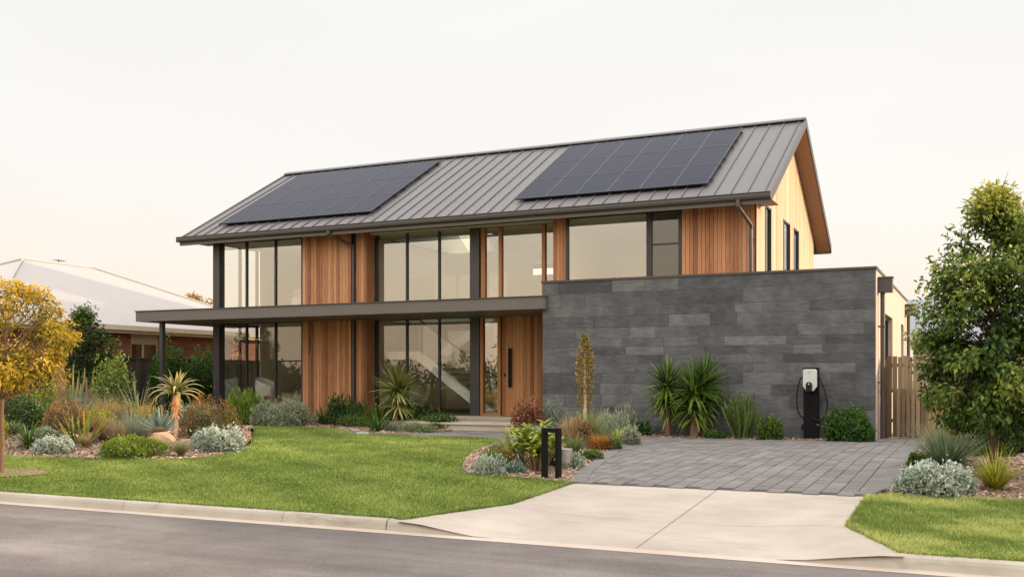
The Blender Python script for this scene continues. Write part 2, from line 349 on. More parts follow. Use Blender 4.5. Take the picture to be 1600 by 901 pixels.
def build_ground():
    g = MB()
    for y0, y1, z0, z1 in ((-400, .3, -.22, -.22), (.3, 9.15, -.45, -.45), (9.15, 12.6, -.45, -.24), (12.6, 17, -.24, -.06), (17, 60, -.06, -.06), (60, 600, -.06, -.06)):
        g.quad((-500, y0, z0), (500, y0, z0), (500, y1, z1), (-500, y1, z1))
    tag(g.build('ground', 'far_ground'), kind='structure')
    r = MB(); r.quad((-120, .5, -.33), (120, .5, -.33), (120, 8.99, -.325), (-120, 8.99, -.325)); tag(r.build('road', 'asphalt'), kind='structure')
    k = MB()    # opposite kerb, gutter lip
    k.box(-120, 120, .3, .5, -.4, -.2); 
    k.quad((-120, 8.97, -.322), (-5.5, 8.97, -.322), (-5.5, 9.075, -.306), (-120, 9.075, -.306), mi=1)
    k.quad((-5.5, 8.97, -.322), (-.6, 8.97, -.322), (-.6, 9.075, -.306), (-5.5, 9.075, -.306), mi=1)
    k.quad((-.6, 8.97, -.322), (60, 8.97, -.322), (60, 9.075, -.306), (-.6, 9.075, -.306), mi=1)
    def kerb(x0, x1, h0, h1):
        prof = lambda h: [(9.07, -.31), (9.085, -.31+.6*h), (9.10, -.31+.85*h), (9.125, -.31+.97*h), (9.16, -.31+h), (9.21, -.31+h), (9.215, -.33)]
        A, B = prof(h0), prof(h1); n = len(A)
        V = [(x0, y, z) for y, z in A] + [(x1, y, z) for y, z in B]
        k.add(V, [(i, i+1, n+i+1, n+i) for i in range(n-1)], .5, 0, False)
        k.add([(x0, y, z) for y, z in A], [tuple(range(n))]); k.add([(x1, y, z) for y, z in B], [tuple(reversed(range(n)))])
    x = -60.
    while x < -5.9: kerb(x, min(x+2.4, -5.715), .117, .117); x += 2.406
    kerb(-5.70, -4.55, .117, .004); kerb(-1.6, -.59, .004, .117)
    x = -.5895
    while x < 50: kerb(x, x+2.4, .117, .117); x += 2.406
    tag(k.build('kerb', ['kerb_concrete', 'gutter_concrete']), kind='structure')
    a = sheet('driveway_apron', APRON, 'concrete', 0., apron_z, grid=.3)
    # tooled joints of the apron: thin dark grooves as narrow strips
    j = MB()
    def strip(p, q, w):
        d = Vector((q[0]-p[0], q[1]-p[1], 0)).normalized(); n_ = Vector((-d.y, d.x, 0))*w/2; K = 14
        for i in range(K):
            a_, b_ = (Vector((p[0]+(q[0]-p[0])*t/K, p[1]+(q[1]-p[1])*t/K, 0)) for t in (i, i+1))
            V = [a_-n_, b_-n_, b_+n_, a_+n_]
            j.quad(*[(v.x, v.y, apron_z(v.x, v.y)+.004) for v in V])
    strip((-2.95, 9.1), (-3.02, 12.62), .009); strip((-4.95, 10.45), (-1.2, 10.45), .005)
    tag(j.build('apron_joint', 'joint'), kind='structure')
    sheet('lawn', LAWN, 'lawn_soil', .0); sheet('verge', LAWN_R, 'lawn_soil', .0)
    bz = lambda x, y: gz(y)+mound(x, y)
    sheet('garden_bed', BED, 'mulch', .012, bz, grid=.5); sheet('garden_bed', BED_M, 'mulch', .012, bz, grid=.4); sheet('garden_bed', BED_R, 'mulch', .012)
    circ = [(-13.6+.75*math.cos(t)*(1+.1*math.sin(3*t)), 10.66+.5*math.sin(t)) for t in np.linspace(0, 2*math.pi, 24, endpoint=False)]
    sheet('garden_bed', circ, 'mulch', .02)
    # pavers, each a block
    def pave(name, poly, w, l, border, along='y', seed=1):
        r_ = random.Random(seed); p = MB()
        xs = [q[0] for q in poly]; ys = [q[1] for q in poly]
        x = min(xs); i = 0
        while x < max(xs):
            y = min(ys) - (l*.5 if i % 2 else 0) - r_.random()*.02
            while y < max(ys):
                bm_poly = [(x+.003, y+.003), (x+w-.003, y+.003), (x+w-.003, y+l-.003), (x+.003, y+l-.003)]
                c = np.array([(x+w/2, y+l/2)]+bm_poly)
                ins = inside(c, poly)
                if ins.sum() >= 3:
                    h = r_.gauss(0, .0015); tn = r_.random()
                    V = [(q[0], q[1], gz(q[1])-.02) for q in bm_poly] + [(q[0]+sx*.004, q[1]+sy*.004, gz(q[1])+.016+h+r_.gauss(0, .0008)) for q, (sx, sy) in zip(bm_poly, ((1, 1), (-1, 1), (-1, -1), (1, -1)))]
                    p.add(V, [(4, 5, 6, 7), (0, 1, 5, 4), (1, 2, 6, 5), (2, 3, 7, 6), (3, 0, 4, 7)], tn)
                y += l
            x += w; i += 1
        # soldier edge
        for (a_, b_) in border:
            a2, b2 = Vector(a_), Vector(b_); L = (b2-a2).length; n_ = max(1, round(L/.42)); d = (b2-a2)/n_; nn = Vector((-d.y, d.x)).normalized()*.2
            for q in range(n_):
                c0 = a2+d*(q+.02); c1 = a2+d*(q+.98); cs = [c0, c1, c1+nn, c0+nn]; tn = .2+.5*r_.random()
                V = [(c.x, c.y, gz(c.y)-.03) for c in cs]+[(c.x, c.y, gz(c.y)+.024) for c in cs]
                p.add(V, [(4, 5, 6, 7), (0, 1, 5, 4), (1, 2, 6, 5), (2, 3, 7, 6), (3, 0, 4, 7)], tn)
        tag(p.build(name, 'paver'), kind='structure')
    sheet('driveway_bed', DRIVE, 'paver_bed', .003); sheet('path_bed', PATH[:2]+PATH[2:], 'paver_bed', .003)
    dl = DRIVEL; bd = [(dl[i+1], dl[i]) for i in range(5)] + [((-1.0, 13.6), (-1.0, 22.9)), ((-1.2, 12.68), (-1.0, 13.6)), ((-5.0, 12.64), (-1.2, 12.70))][0:2]
    pave('driveway', DRIVE, .21, .34, bd, seed=3)
    pave('path', PATH, .5, .5, [((-13.7, 20.0), (-11.5, 19.75)), ((-11.5, 19.75), (-9.35, 19.5))], seed=5)
    e = MB()      # grey stone edging between lawn and the middle bed
    for a_, b_ in zip(MIDL[1:], MIDL[2:]):
        a2, b2 = Vector(a_), Vector(b_); n_ = max(1, round((b2-a2).length/.45)); d = (b2-a2)/n_; nn = Vector((d.y, -d.x)).normalized()*.11
        for q in range(n_):
            c0 = a2+d*(q+.015); c1 = a2+d*(q+.985); cs = [c0, c1, c1+nn, c0+nn]
            V = [(c.x, c.y, gz(c.y)-.05) for c in cs]+[(c.x, c.y, gz(c.y)+.03) for c in cs]
            e.add(V, [(4, 5, 6, 7), (0, 1, 5, 4), (1, 2, 6, 5), (2, 3, 7, 6), (3, 0, 4, 7)], .6)
    tag(e.build('garden_edging', 'paver'), kind='structure')

def patches(x, y):
    return (np.sin(x*1.7+.6*np.sin(y*1.3))*np.sin(y*1.9+1.1*np.sin(x*.9)) + .6*np.sin(x*4.1+y*2.3)*np.sin(y*5.2-x*1.7) + .4*np.sin(x*9.3-y*3.1)*np.sin(y*11.+x*6.))/2
def build_turf():
    """every blade is one bent sliver; a mown turf of many thousands"""
    P = []
    for poly, n, x0 in ((LAWN, 520000, -19.5), (LAWN_R, 90000, -2)):
        a = np.array([(max(p[0], x0), p[1]) for p in poly]); lo, hi = a.min(0), np.minimum(a.max(0), (3.2, 99))
        q = rng.uniform(lo, hi, (n, 2)); q = q[inside(q, poly)]
        d = -.4226*q[:, 0]+.9063*q[:, 1]
        q = q[rng.random(len(q)) < np.clip((11./d)**1.2, 0, 1)]; P.append(q)
    # edges hang a little over kerb and concrete
    for a_, b_ in ((LAWN[0], LAWN[1]), (LAWN[1], LAWN[2]), (LAWN[2], LAWN[3]), (LAWN[3], LAWN[4]), (LAWN_R[0], LAWN_R[1]), (LAWN_R[1], LAWN_R[2]), (LAWN_R[2], LAWN_R[3])):
        a_, b_ = np.array(a_), np.array(b_); L = np.linalg.norm(b_-a_); t = rng.random(int(min(L, 16)*900))
        if L > 16: t = 1-t*(16/L) if b_[0] < 0 else t*(16/L)
        P.append(a_+(b_-a_)*t[:, None]+rng.normal(0, .018, (len(t), 2)))
    P = np.concatenate(P); n = len(P)
    z = np.interp(P[:, 1], [9.2, 12.6, 17, 60], [-.2, -.116, 0, 0])
    pt = patches(P[:, 0], P[:, 1])
    h = rng.uniform(.018, .046, n)*(1+.3*pt); d = -.4226*P[:, 0]+.9063*P[:, 1]
    w = rng.uniform(.0035, .007, n)*np.clip(d/11, 1, 2)
    az = rng.uniform(0, 2*np.pi, n); lean = rng.uniform(.1, 1.0, n)*h
    base = np.column_stack([P, z]); sx = np.column_stack([np.cos(az), np.sin(az), 0*az])*w[:, None]
    az2 = rng.uniform(0, 2*np.pi, n); tip = base+np.column_stack([np.cos(az2)*lean, np.sin(az2)*lean, h])
    V = np.stack([base-sx, base+sx, tip], 1).reshape(-1, 3); F = np.arange(3*n).reshape(n, 3)
    stripes = .07*np.tanh(2*np.sin((P[:, 0]*.62+P[:, 1]*.78+.25*np.sin(P[:, 1]*.5))*5.6))
    tone = np.clip(.42+.30*pt+stripes+rng.normal(0, .18, n), 0, 1)
    dry = (P[:, 0] > -1.3) ; tone[dry] = np.clip(tone[dry]+.06+.65*np.clip(pt[dry]+.1, 0, 1), 0, 1)
    T = np.stack([tone*.55, tone*.55, tone+.12], 1).ravel()
    b = MB(); b.add(V, F, T); o = b.build('grass', 'turf'); tag(o, 'short mown green lawn grass across the front yard', 'grass', kind='stuff')
def build_chips():
    P = []
    for poly, n in ((BED, 42000), (BED_M, 24000), (BED_R, 20000)):
        a = np.array([(max(p[0], -19), min(p[1], 23)) for p in poly]); lo, hi = a.min(0), np.minimum(a.max(0), (3, 99)); lo = np.maximum(lo, (-19, 0))
        q = rng.uniform(lo, hi, (n, 2)); P.append(q[inside(q, poly)])
    P = np.concatenate(P); n = len(P)
    z = np.array([gz(y)+mound(x, y) for x, y in P])+.018+rng.random(n)*.014
    L = rng.uniform(.010, .032, n); W = L*rng.uniform(.25, .6, n); az = rng.uniform(0, 2*np.pi, n)
    u = np.column_stack([np.cos(az), np.sin(az), rng.normal(0, .3, n)])*L[:, None]; v = np.column_stack([-np.sin(az), np.cos(az), rng.normal(0, .4, n)])*W[:, None]
    c = np.column_stack([P, z])
    V = np.stack([c-u-v, c+u-v*.6, c+u*.8+v, c-u*.9+v*.8], 1).reshape(-1, 3); F = np.arange(4*n).reshape(n, 4)
    b = MB(); b.add(V, F, np.repeat(rng.random(n), 4)); tag(b.build('bark_chips', 'chip'), 'pinkish brown bark chips covering the garden beds', 'bark mulch', kind='stuff')
# ------------------------------------------------------------------ plant builders
def unit(a): return a/np.maximum(np.linalg.norm(a, axis=-1, keepdims=True), 1e-9)
def put_leaves(b, P, T, N, L, W, tone, mi=0, fold=.25):
    """diamond leaves folded on the midrib: P base, T direction, N upper side"""
    n = len(P); T = unit(T); S = unit(np.cross(N, T)); N2 = np.cross(T, S)
    L = np.broadcast_to(L, (n,))[:, None]; W = np.broadcast_to(W, (n,))[:, None]
    mid = P+T*L*.42; droop = N2*L*-.12
    V = np.stack([P, mid+S*W*.5+N2*W*fold, P+T*L+droop, mid-S*W*.5+N2*W*fold], 1).reshape(-1, 3)
    i = np.arange(n)[:, None]*4
    F = np.concatenate([i+np.array([[0, 1, 2]]), i+np.array([[0, 2, 3]])])
    tone = np.asarray(tone); t = np.stack([tone-.06, tone, tone+.06, tone], 1).ravel()
    b.add(V, F, t, mi, True)
def put_blades(b, base, az, th0, bend, L, W, tone0, tone1, segs=5, mi=0, wide=False, prof=None):
    """strap leaves: th = angle from vertical at the base, growing by bend to the tip"""
    n = len(base); L = np.broadcast_to(L, (n,)); W = np.broadcast_to(W, (n,)); bend = np.broadcast_to(bend, (n,))
    p = base.copy(); side = np.column_stack([-np.sin(az), np.cos(az), 0*az]); rows = []; tn = []
    for k in range(segs+1):
        f = k/segs; th = th0+bend*f**1.3
        w = W*((.75+.5*f if f < .35 else .925*(1-((f-.35)/.65)**1.6))+.0) if prof is None else W*prof(f)
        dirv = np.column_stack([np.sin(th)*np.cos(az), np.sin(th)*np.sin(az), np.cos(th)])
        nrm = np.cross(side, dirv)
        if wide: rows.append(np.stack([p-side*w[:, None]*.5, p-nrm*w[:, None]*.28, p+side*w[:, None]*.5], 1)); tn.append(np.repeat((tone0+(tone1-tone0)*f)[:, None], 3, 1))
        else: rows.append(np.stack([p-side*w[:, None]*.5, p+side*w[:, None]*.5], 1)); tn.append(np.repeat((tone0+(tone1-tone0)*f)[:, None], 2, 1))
        p = p+dirv*(L/segs)[:, None]
    m = rows[0].shape[1]; V = np.concatenate(rows, 1).reshape(-1, 3); tn = np.concatenate(tn, 1).ravel()
    i = np.arange(n)[:, None]*(m*(segs+1)); F = []
    for k in range(segs):
        for c in range(m-1): F.append(i+np.array([[k*m+c, k*m+c+1, (k+1)*m+c+1, (k+1)*m+c]]))
    b.add(V, np.concatenate(F), tn, mi, True)
def core(b, rx, ry, h, z0=0, tone=0., mi=0):  # opaque dark core blocks see-through; its colour stands in for inner shade
    nu, nv = 14, 7; V = []; F = []
    for j in range(nv+1):
        a = math.pi/2*j/nv
        for i in range(nu):
            t = 2*math.pi*i/nu; r = math.cos(a)*(1+.12*math.sin(3*t+j)); V.append((rx*r*math.cos(t), ry*r*math.sin(t), z0+h*math.sin(a)))
    for j in range(nv):
        for i in range(nu): F.append((j*nu+i, j*nu+(i+1) % nu, (j+1)*nu+(i+1) % nu, (j+1)*nu+i))
    b.add(V, F, tone, mi, True)
def shrub(name, w, h, mat, L, W, n, flat=0, up=0.15, org=(0, 0, 0)):
    g = np.random.default_rng(abs(hash_(name, w, h, org))); b = MB(); rx = w/2*.92; ry = rx*(.8 if flat else .9)
    ph = g.uniform(0, 6.28, 6)
    u = g.random(n); az = g.uniform(0, 2*np.pi, n); el = np.arcsin(g.uniform(-.05, 1, n))
    lump = 1+.13*np.sin(3*az+ph[0]+2*el)+.10*np.sin(5*az-ph[1]+4*el)+.07*np.sin(9*az+ph[2])*np.cos(6*el+ph[3])
    r = (.62+.38*u**.45)*lump
    # stray shoots break the outline
    stray = g.random(n) < .05; r = np.where(stray, r*g.uniform(1.05, 1.22, n), r)
    e = .75 if flat else .85
    ce, se = np.cos(el)**e, np.sign(np.sin(el))*np.abs(np.sin(el))**e
    D = np.column_stack([ce*np.cos(az), ce*np.sin(az), se])
    P = D*r[:, None]*np.array([rx, ry, h*.9])+np.array([0, 0, .02]); P[:, 2] = np.maximum(P[:, 2], .01)
    N = unit(D+g.normal(0, .45, (n, 3))); T = unit(D*.7+g.normal(0, .6, (n, 3))+np.array([0, 0, up*3]))
    clump = .5*np.sin(7*az+ph[4]+5*el)*np.sin(6*el+ph[5]-2*az)
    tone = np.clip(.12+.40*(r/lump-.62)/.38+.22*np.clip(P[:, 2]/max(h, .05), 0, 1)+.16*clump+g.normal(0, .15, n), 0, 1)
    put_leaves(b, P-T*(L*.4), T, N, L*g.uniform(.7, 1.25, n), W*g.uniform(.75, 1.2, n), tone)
    core(b, rx*.66, ry*.66, h*.62)
    # woody stems
    for k in range(7):
        a = k*.9+ph[0]; b.tube([(rx*.1*math.cos(a), ry*.1*math.sin(a), -.03), (rx*.42*math.cos(a), ry*.42*math.sin(a), h*.45), (rx*.7*math.cos(a), ry*.7*math.sin(a), h*.8)], [.012, .008, .003], 5, .2, 1)
    return b.build(name, [mat, 'trunk_dark'], loc=org)
def hash_(*a):
    x = 17
    for c in repr(a): x = (x*131+ord(c)) % 2147483647
    return x
def tuft(name, w, h, mat, n, bw, spread=55, bend=.5, wide=0, core_=0, org=(0, 0, 0)):
    g = np.random.default_rng(hash_(name, w, h, org)); b = MB()
    if not wide and bw < .012: n = int(n*1.7); bw *= .75
    az = g.uniform(0, 2*np.pi, n); q = g.random(n)**.5; th = np.radians(spread)*q; bend_ = bend*(.5+q)+g.normal(0, .12, n)
    # length so that the tuft fills its height in the middle and its width at the sides
    thm = th+bend_*.45; ex = np.sqrt((np.sin(thm)/(w*.62))**2+(np.cos(thm)/h)**2); L = 1/np.maximum(ex, 1e-3)*g.uniform(.72, 1.08, n)
    r0 = (core_ or .12)*w*.5*np.sqrt(g.random(n)); a2 = az+g.normal(0, .5, n)
    base = np.column_stack([r0*np.cos(a2), r0*np.sin(a2), 0*r0+(h*.18*(1-q) if wide or core_ else 0)])
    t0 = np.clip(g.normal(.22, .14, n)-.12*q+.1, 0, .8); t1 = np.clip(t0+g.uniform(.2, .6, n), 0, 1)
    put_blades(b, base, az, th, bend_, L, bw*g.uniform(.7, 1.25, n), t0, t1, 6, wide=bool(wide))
    if n > 150: core(b, w*.10, w*.10, h*.3, 0, 0.)
    return b.build(name, mat, loc=org)
def yucca_head(g, c, r, mat_i, b, n=190, bw=.034):
    az = g.uniform(0, 2*np.pi, n); th = np.radians(5)+np.radians(125)*g.random(n)**.85
    L = r*g.uniform(.85, 1.12, n)*np.where(th > 1.7, .9, 1.); bend = np.radians(14)*th+g.normal(0, .1, n)
    base = np.array(c)+np.column_stack([.03*np.cos(az), .03*np.sin(az), .22*r*(1-th/2.3)])
    dry = th > 1.85
    t0 = np.where(dry, g.uniform(.5, .8, n), np.clip(g.normal(.25, .2, n), 0, 1)); t1 = np.where(dry, .9, np.clip(t0+g.uniform(.1, .5, n), 0, 1))
    prof = lambda f: (.7+1.0*f if f < .3 else (1-((f-.3)/.7)**1.5))
    put_blades(b, base, az, th, bend, L, bw*g.uniform(.8, 1.2, n), t0, t1, 5, mat_i, True, prof)
def spawn(row):
    kind, name, org, w, h, label, cat, grp, k = row
    g = np.random.default_rng(hash_(label)); X, Y, Z = org
    if kind == 'shrub':
        o = shrub(name, w, h, k['mat'], k['L'], k['W'], int(k['n']*1.15), k.get('flat', 0), k.get('up', .15), org)
    elif kind == 'tuft':
        o = tuft(name, w, h, k['mat'], k['n'], k['bw'], k['spread'], k['bend'], k.get('wide', 0), k.get('core', 0), org)
    elif kind == 'yucca':
        o = empty(name, org, label, cat, grp); r = w*.66
        tz = h-r*.93
        b = MB(); K = 5; lean = g.normal(0, .03, 2)
        b.tube([(lean[0]*t, lean[1]*t, -.05+t*(tz+.1)) for t in np.linspace(0, 1, K)], list(np.linspace(.075, .055, K)*(1+.15*g.normal(0, 1, K))), 9, .5); b.build('trunk', 'trunk', o)
        b = MB(); sg = 'single' in label; yucca_head(g, (lean[0], lean[1], tz), r, 0, b, 90 if sg else 130, .058 if sg else .046)
        if sg:
            yucca_head(g, (lean[0]+.05, lean[1], tz-.36), r*.9, 0, b, 75, .056)
        else: yucca_head(g, (lean[0]-.03, lean[1], tz-.32), r*.92, 0, b, 95, .045); yucca_head(g, (lean[0]+.04, lean[1]-.02, max(.42, tz-.58)), r*.8, 0, b, 55, .044)
        b.build('leaf_head', k['mat'], o)
        if 'two trunks' in label:
            b = MB(); b.tube([(.02, 0, -.05), (.12, .03, .3), (.17, .05, .62)], [.07, .06, .05], 8); b.build('trunk', 'trunk', o)
        return o
    elif kind == 'aloe':
        o = empty(name, org, label, cat, grp); b = MB(); hz = h*.70
        b.tube([(0, 0, -.05), (.01, 0, hz*.3), (-.02, .01, hz*.6), (.01, 0, hz)], [.045, .04, .045, .05], 10, .5); b.build('trunk', 'trunk_pale', o)
        b = MB(); b.tube([(-.012, .01, hz*.5), (0, 0, hz*.8), (.01, 0, hz+.02)], [.05, .075, .06], 10, .5)
        n = 70; az = g.uniform(0, 6.28, n); zz = g.uniform(hz*.5, hz, n); P = np.column_stack([.055*np.cos(az), .055*np.sin(az), zz])
        put_blades(b, P, az, np.full(n, 2.2), .5, g.uniform(.06, .14, n), .03, np.full(n, .5), np.full(n, .6), 3); b.build('dry_leaf_skirt', 'aloe_trunk', o)
        b = MB(); n = 30; az = np.arange(n)*2.399+g.normal(0, .2, n); q = np.arange(n)/n; th = .15+1.2*q
        L = (w*.5)*g.uniform(.95, 1.25, n)*(.85+.55*q); bend = .5+1.7*q+g.normal(0, .25, n)
        base = np.column_stack([.03*np.cos(az), .03*np.sin(az), hz+.10*(1-q)+0*az])
        t0 = g.uniform(.1, .45, n); prof = lambda f: 1.15*(1-f**1.4)
        put_blades(b, base, az, th, bend, L, .088, t0, np.clip(t0+.45, 0, 1), 9, 0, True, prof); b.build('leaf_rosette', 'aloeleaf', o)
        return o
    elif kind == 'stalks':
        b = MB()
        for i in range(k['n']):
            x, y = g.normal(0, w*.24), g.normal(0, w*.15); hh = h*g.uniform(.4, 1.0); l = g.normal(0, .16, 2); r = g.uniform(.018, .035)
            b.tube([(x, y, -.05), (x+l[0]*.3, y+l[1]*.3, hh*.4), (x+l[0], y+l[1], hh*.75), (x+l[0]*1.1, y+l[1], hh)], [r, r*1.1, r, r*.35], 7, np.clip(g.normal(.5, .2), 0, 1))
            if g.random() < .6:
                z0 = hh*.45; a = g.uniform(0, 6.28); q = .12
                b.tube([(x+l[0]*.4, y+l[1]*.4, z0), (x+l[0]*.4+q*math.cos(a), y+l[1]*.4+q*math.sin(a), z0+.08), (x+l[0]*.4+q*1.2*math.cos(a), y+l[1]*.4+q*1.2*math.sin(a), z0+.3)], [r*.7, r*.7, r*.3], 6, .6)
        o = b.build(name, k['mat'], loc=org)
    elif kind == 'stump':
        b = MB(); b.tube([(0, 0, -.05), (.01, .02, h*.4), (-.02, .0, h*.8), (-.02, 0, h)], [.13, .10, .10, .085], 11)
        b.tube([(0, 0, h*.55), (.12, .02, h*.72), (.17, .02, h*.9)], [.05, .04, .035], 8); o = b.build(name, 'trunk', loc=org)
    elif kind == 'spike':
        b = MB(); b.tube([(0, 0, 0), (0, 0, h*.7)], .012, 6, .2); n = 160; az = g.uniform(0, 6.28, n); z = h*(.62+.38*g.random(n)); rr = .05*(1-(z-h*.62)/(h*.42))
        P = np.column_stack([rr*np.cos(az)*.3, rr*np.sin(az)*.3, z]); D = np.column_stack([np.cos(az), np.sin(az), .8+0*az]); put_leaves(b, P, D, D+g.normal(0, .4, (n, 3)), .05, .02, g.uniform(.7, 1, n)); o = b.build(name, 'orangeflower', loc=org)
    elif kind == 'columnar':
        o = empty(name, org, label, cat, grp); b = MB(); zs = h*.45
        b.tube([(0, 0, -.05), (.01, 0, h*.3), (0, .01, h*.6), (0, 0, h*.9)], [.05, .042, .03, .008], 9, .5); b.build('trunk', 'trunk_pale', o)
        b = MB(); n = 1500; z = g.random(n); az = g.uniform(0, 6.28, n); rr = w*.50*np.sqrt(np.clip(np.sin(np.pi*np.clip(z*.93+.07, 0, 1)), 0, 1))**1.2*g.uniform(.3, 1.08, n)
        P = np.column_stack([rr*np.cos(az), rr*np.sin(az), h*.28+z*h*.72]); thin = (z < .3) & (g.random(n) < .6-.9*z); P = P[~thin]; az = az[~thin]; m = len(P)
        D = np.column_stack([np.cos(az)*.5, np.sin(az)*.5, .8+0*az])+g.normal(0, .3, (m, 3)); put_leaves(b, P, D, g.normal(0, 1, (m, 3))+D, .075, .03, np.clip(g.normal(.45, .25, m)+.15*z[~thin], 0, 1)); b.build('crown', k['mat'], o); return o
    elif kind == 'canna':
        o = empty(name, org, label, cat, grp); b = MB(); c = MB()
        for i in range(26):
            a = i*2.4; x, y = .075*math.cos(a)*(i % 5), .06*math.sin(a)*(i % 5); hh = h*g.uniform(.45, .92); tx, ty = x+.11*math.cos(a), y+.1*math.sin(a)
            b.tube([(x*.4, y*.4, -.04), (x, y, hh*.4), (tx, ty, hh*.85)], [.016, .013, .008], 6, .5)
            n = 10; az = a+np.arange(n)*2.2+g.normal(0, .3, n); f = g.uniform(.25, 1, n); base = np.column_stack([x+(tx-x)*f, y+(ty-y)*f, hh*(.35+.55*f)])
            t0 = np.clip(g.normal(.32, .18, n), 0, 1); prof = lambda q: math.sin(math.pi*min(1, .12+q*.88))**.8
            put_blades(c, base, az, g.uniform(.5, 1.2, n), g.uniform(.5, 1.4, n), g.uniform(.13, .25, n), .062, t0, np.clip(t0+.35, 0, 1), 6, 0, True, prof)
        b.build('stem', 'trunk', o); c.build('foliage', 'canna', o); return o
    elif kind == 'pencil':
        b = MB()
        for i in range(95):
            a = g.uniform(0, 6.28); r = w*.16*math.sqrt(g.random()); q = g.random()**.7; x, y = r*math.cos(a), r*math.sin(a); tx, ty = x+math.cos(a)*w*.40*q, y+math.sin(a)*w*.36*q; hh = h*(1-.35*q*q)*g.uniform(.7, 1.02)
            t = float(np.clip(g.normal(.45, .2), 0, 1)); b.tube([(x, y, -.04), ((x+tx)/2+.02, (y+ty)/2, hh*.45), (tx, ty, hh)], [.016, .015, .009], 6, t)
            n = 26; f = g.uniform(.2, 1, n); az = g.uniform(0, 6.28, n); P = np.column_stack([x+(tx-x)*f, y+(ty-y)*f, hh*f]); D = np.column_stack([np.cos(az)*.6, np.sin(az)*.6, .9+0*az]); put_leaves(b, P, D, D+g.normal(0, .5, (n, 3)), .06, .012, np.clip(g.normal(.5, .2, n)+.1*f, 0, 1))
        o = b.build(name, k['mat'], loc=org)
    elif kind == 'rock':
        bm = bmesh.new(); bmesh.ops.create_icosphere(bm, subdivisions=4, radius=1)
        s_ = g.uniform(0, 99)
        from mathutils import noise
        for v in bm.verts:
            p = v.co.copy(); n_ = noise.noise(p*1.1+Vector((s_, 0, 0)))*.5+noise.noise(p*3+Vector((0, s_, 0)))*.16; v.co = p*(1+n_)
            if True:
                for ax in ((.7, .2, .68), (-.75, .3, .6), (.1, -.1, 1), (.2, -.9, .3), (.6, -.75, .2), (-.5, -.8, .35)):
                    a_ = Vector(ax).normalized(); dd = v.co.dot(a_)
                    if dd > .66: v.co -= a_*(dd-.66)*.9
            v.co = Vector((v.co.x*w*.55, v.co.y*w*.42, v.co.z*h*.66+h*.12))
        me = bpy.data.meshes.new(name); bm.to_mesh(me); bm.free()
        me.materials.append(M['orange_stone' if 'orange' in label and 'rounded' in label else ('grey_stone' if 'grey' in label else 'sandstone')])
        o = bpy.data.objects.new(name, me); COL.objects.link(o); o.location = org
    elif kind == 'tree':
        return TREES[k['spec']](name, org, w, h, label, cat, grp, g)
    return tag(o, label, cat, grp)

def crown_tree(name, org, label, cat, grp, g, trunk, tr, centers, cr, n, L, W, mat, tmat, droop=.3, twig=True, forkz=None, hi=.2):
    """trunk polyline, then a limb to each leaf cluster; the leaves hang in the clusters"""
    o = empty(name, org, label, cat, grp); b = MB(); b.tube(trunk, tr, 10, .5)
    tp = [Vector(p) for p in trunk]; zs = [p.z for p in tp]
    def on_trunk(z):
        for i in range(len(tp)-1):
            if z <= tp[i+1].z:
                f = (z-tp[i].z)/max(1e-6, tp[i+1].z-tp[i].z); return tp[i].lerp(tp[i+1], max(0, f))
        return tp[-1]
    for c in centers:
        c = Vector(c); lo = forkz if forkz else zs[-1]*.25
        z0 = max(lo, min(zs[-1]*.97, c.z-(Vector((c.x, c.y)).length)*g.uniform(.7, 1.1))); s_ = on_trunk(z0); m = s_.lerp(c, .5)+Vector((0, 0, -.06+.1*g.random()))+Vector(g.normal(0, .05, 3))
        b.tube([s_, m, c], [tr[-1]*.6+.006, .009+.003*g.random(), .003], 6, .5)
        if twig:
            for _ in range(3):
                e = c+Vector(g.normal(0, cr*.5, 3)); b.tube([m.lerp(c, .6), e], [.006, .002], 5, .5)
    b.build('trunk', tmat, o); b = MB()
    C = np.array([tuple(c) for c in centers]); ci = g.integers(0, len(C), n)
    off = g.normal(0, 1, (n, 3)); off = unit(off)*(g.random(n)**.5)[:, None]; rr = cr*g.uniform(.7, 1.35, len(C))[ci]
    P = C[ci]+off*rr[:, None]*np.array([1, 1, .8])
    mid = np.array([0, 0, np.mean(C[:, 2])]); out = unit(P-mid)
    T = unit(off*.5+out*.5+g.normal(0, .55, (n, 3))+np.array([0, 0, -droop])); N = unit(out*.6+np.array([0, 0, .7])+g.normal(0, .5, (n, 3)))
    rad = np.linalg.norm((P-mid)/np.maximum(np.abs(C-mid).max(0), .3), axis=1)
    tone = np.clip(.02+.45*np.clip(rad, 0, 1.1)**1.5+g.normal(0, .13, len(C))[ci]+.14*off[:, 2]+g.normal(0, .12, n)+hi*np.clip((P[:, 2]-mid[2])/max(.3, np.ptp(C[:, 2])), -.4, .6), 0, 1)  # crown top lightened, lower and inner leaves darkened: sunlight and shade put into tone
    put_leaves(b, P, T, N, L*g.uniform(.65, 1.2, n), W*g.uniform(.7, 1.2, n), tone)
    b.build('crown', mat, o); return o
def t_right(name, org, w, h, label, cat, grp, g):
    cs = []
    for i in range(185):
        z = g.uniform(0, 1); prof = (math.sin(math.pi*min(1, (z*.80+.17)))**.8)*(1-.66*max(0, z-.34)); a = g.uniform(0, 6.28); r = w*.51*prof*math.sqrt(g.uniform(.03, 1))*(1+.07*math.sin(3*a+z*4)+.07*math.sin(7*a-z*13))
        cs.append((r*math.cos(a)+.03, r*math.sin(a), h*.18+z*h*.755))
    return crown_tree(name, org, label, cat, grp, g, [(0, 0, -.06), (.02, 0, .35), (-.02, .02, .8), (.02, .0, 1.6), (.0, .02, h*.62), (.03, 0, h*.9)], [.075, .06, .055, .045, .03, .01], cs, .25, 20000, .092, .047, 'treegreen', 'trunk_dark', .45, hi=.42)
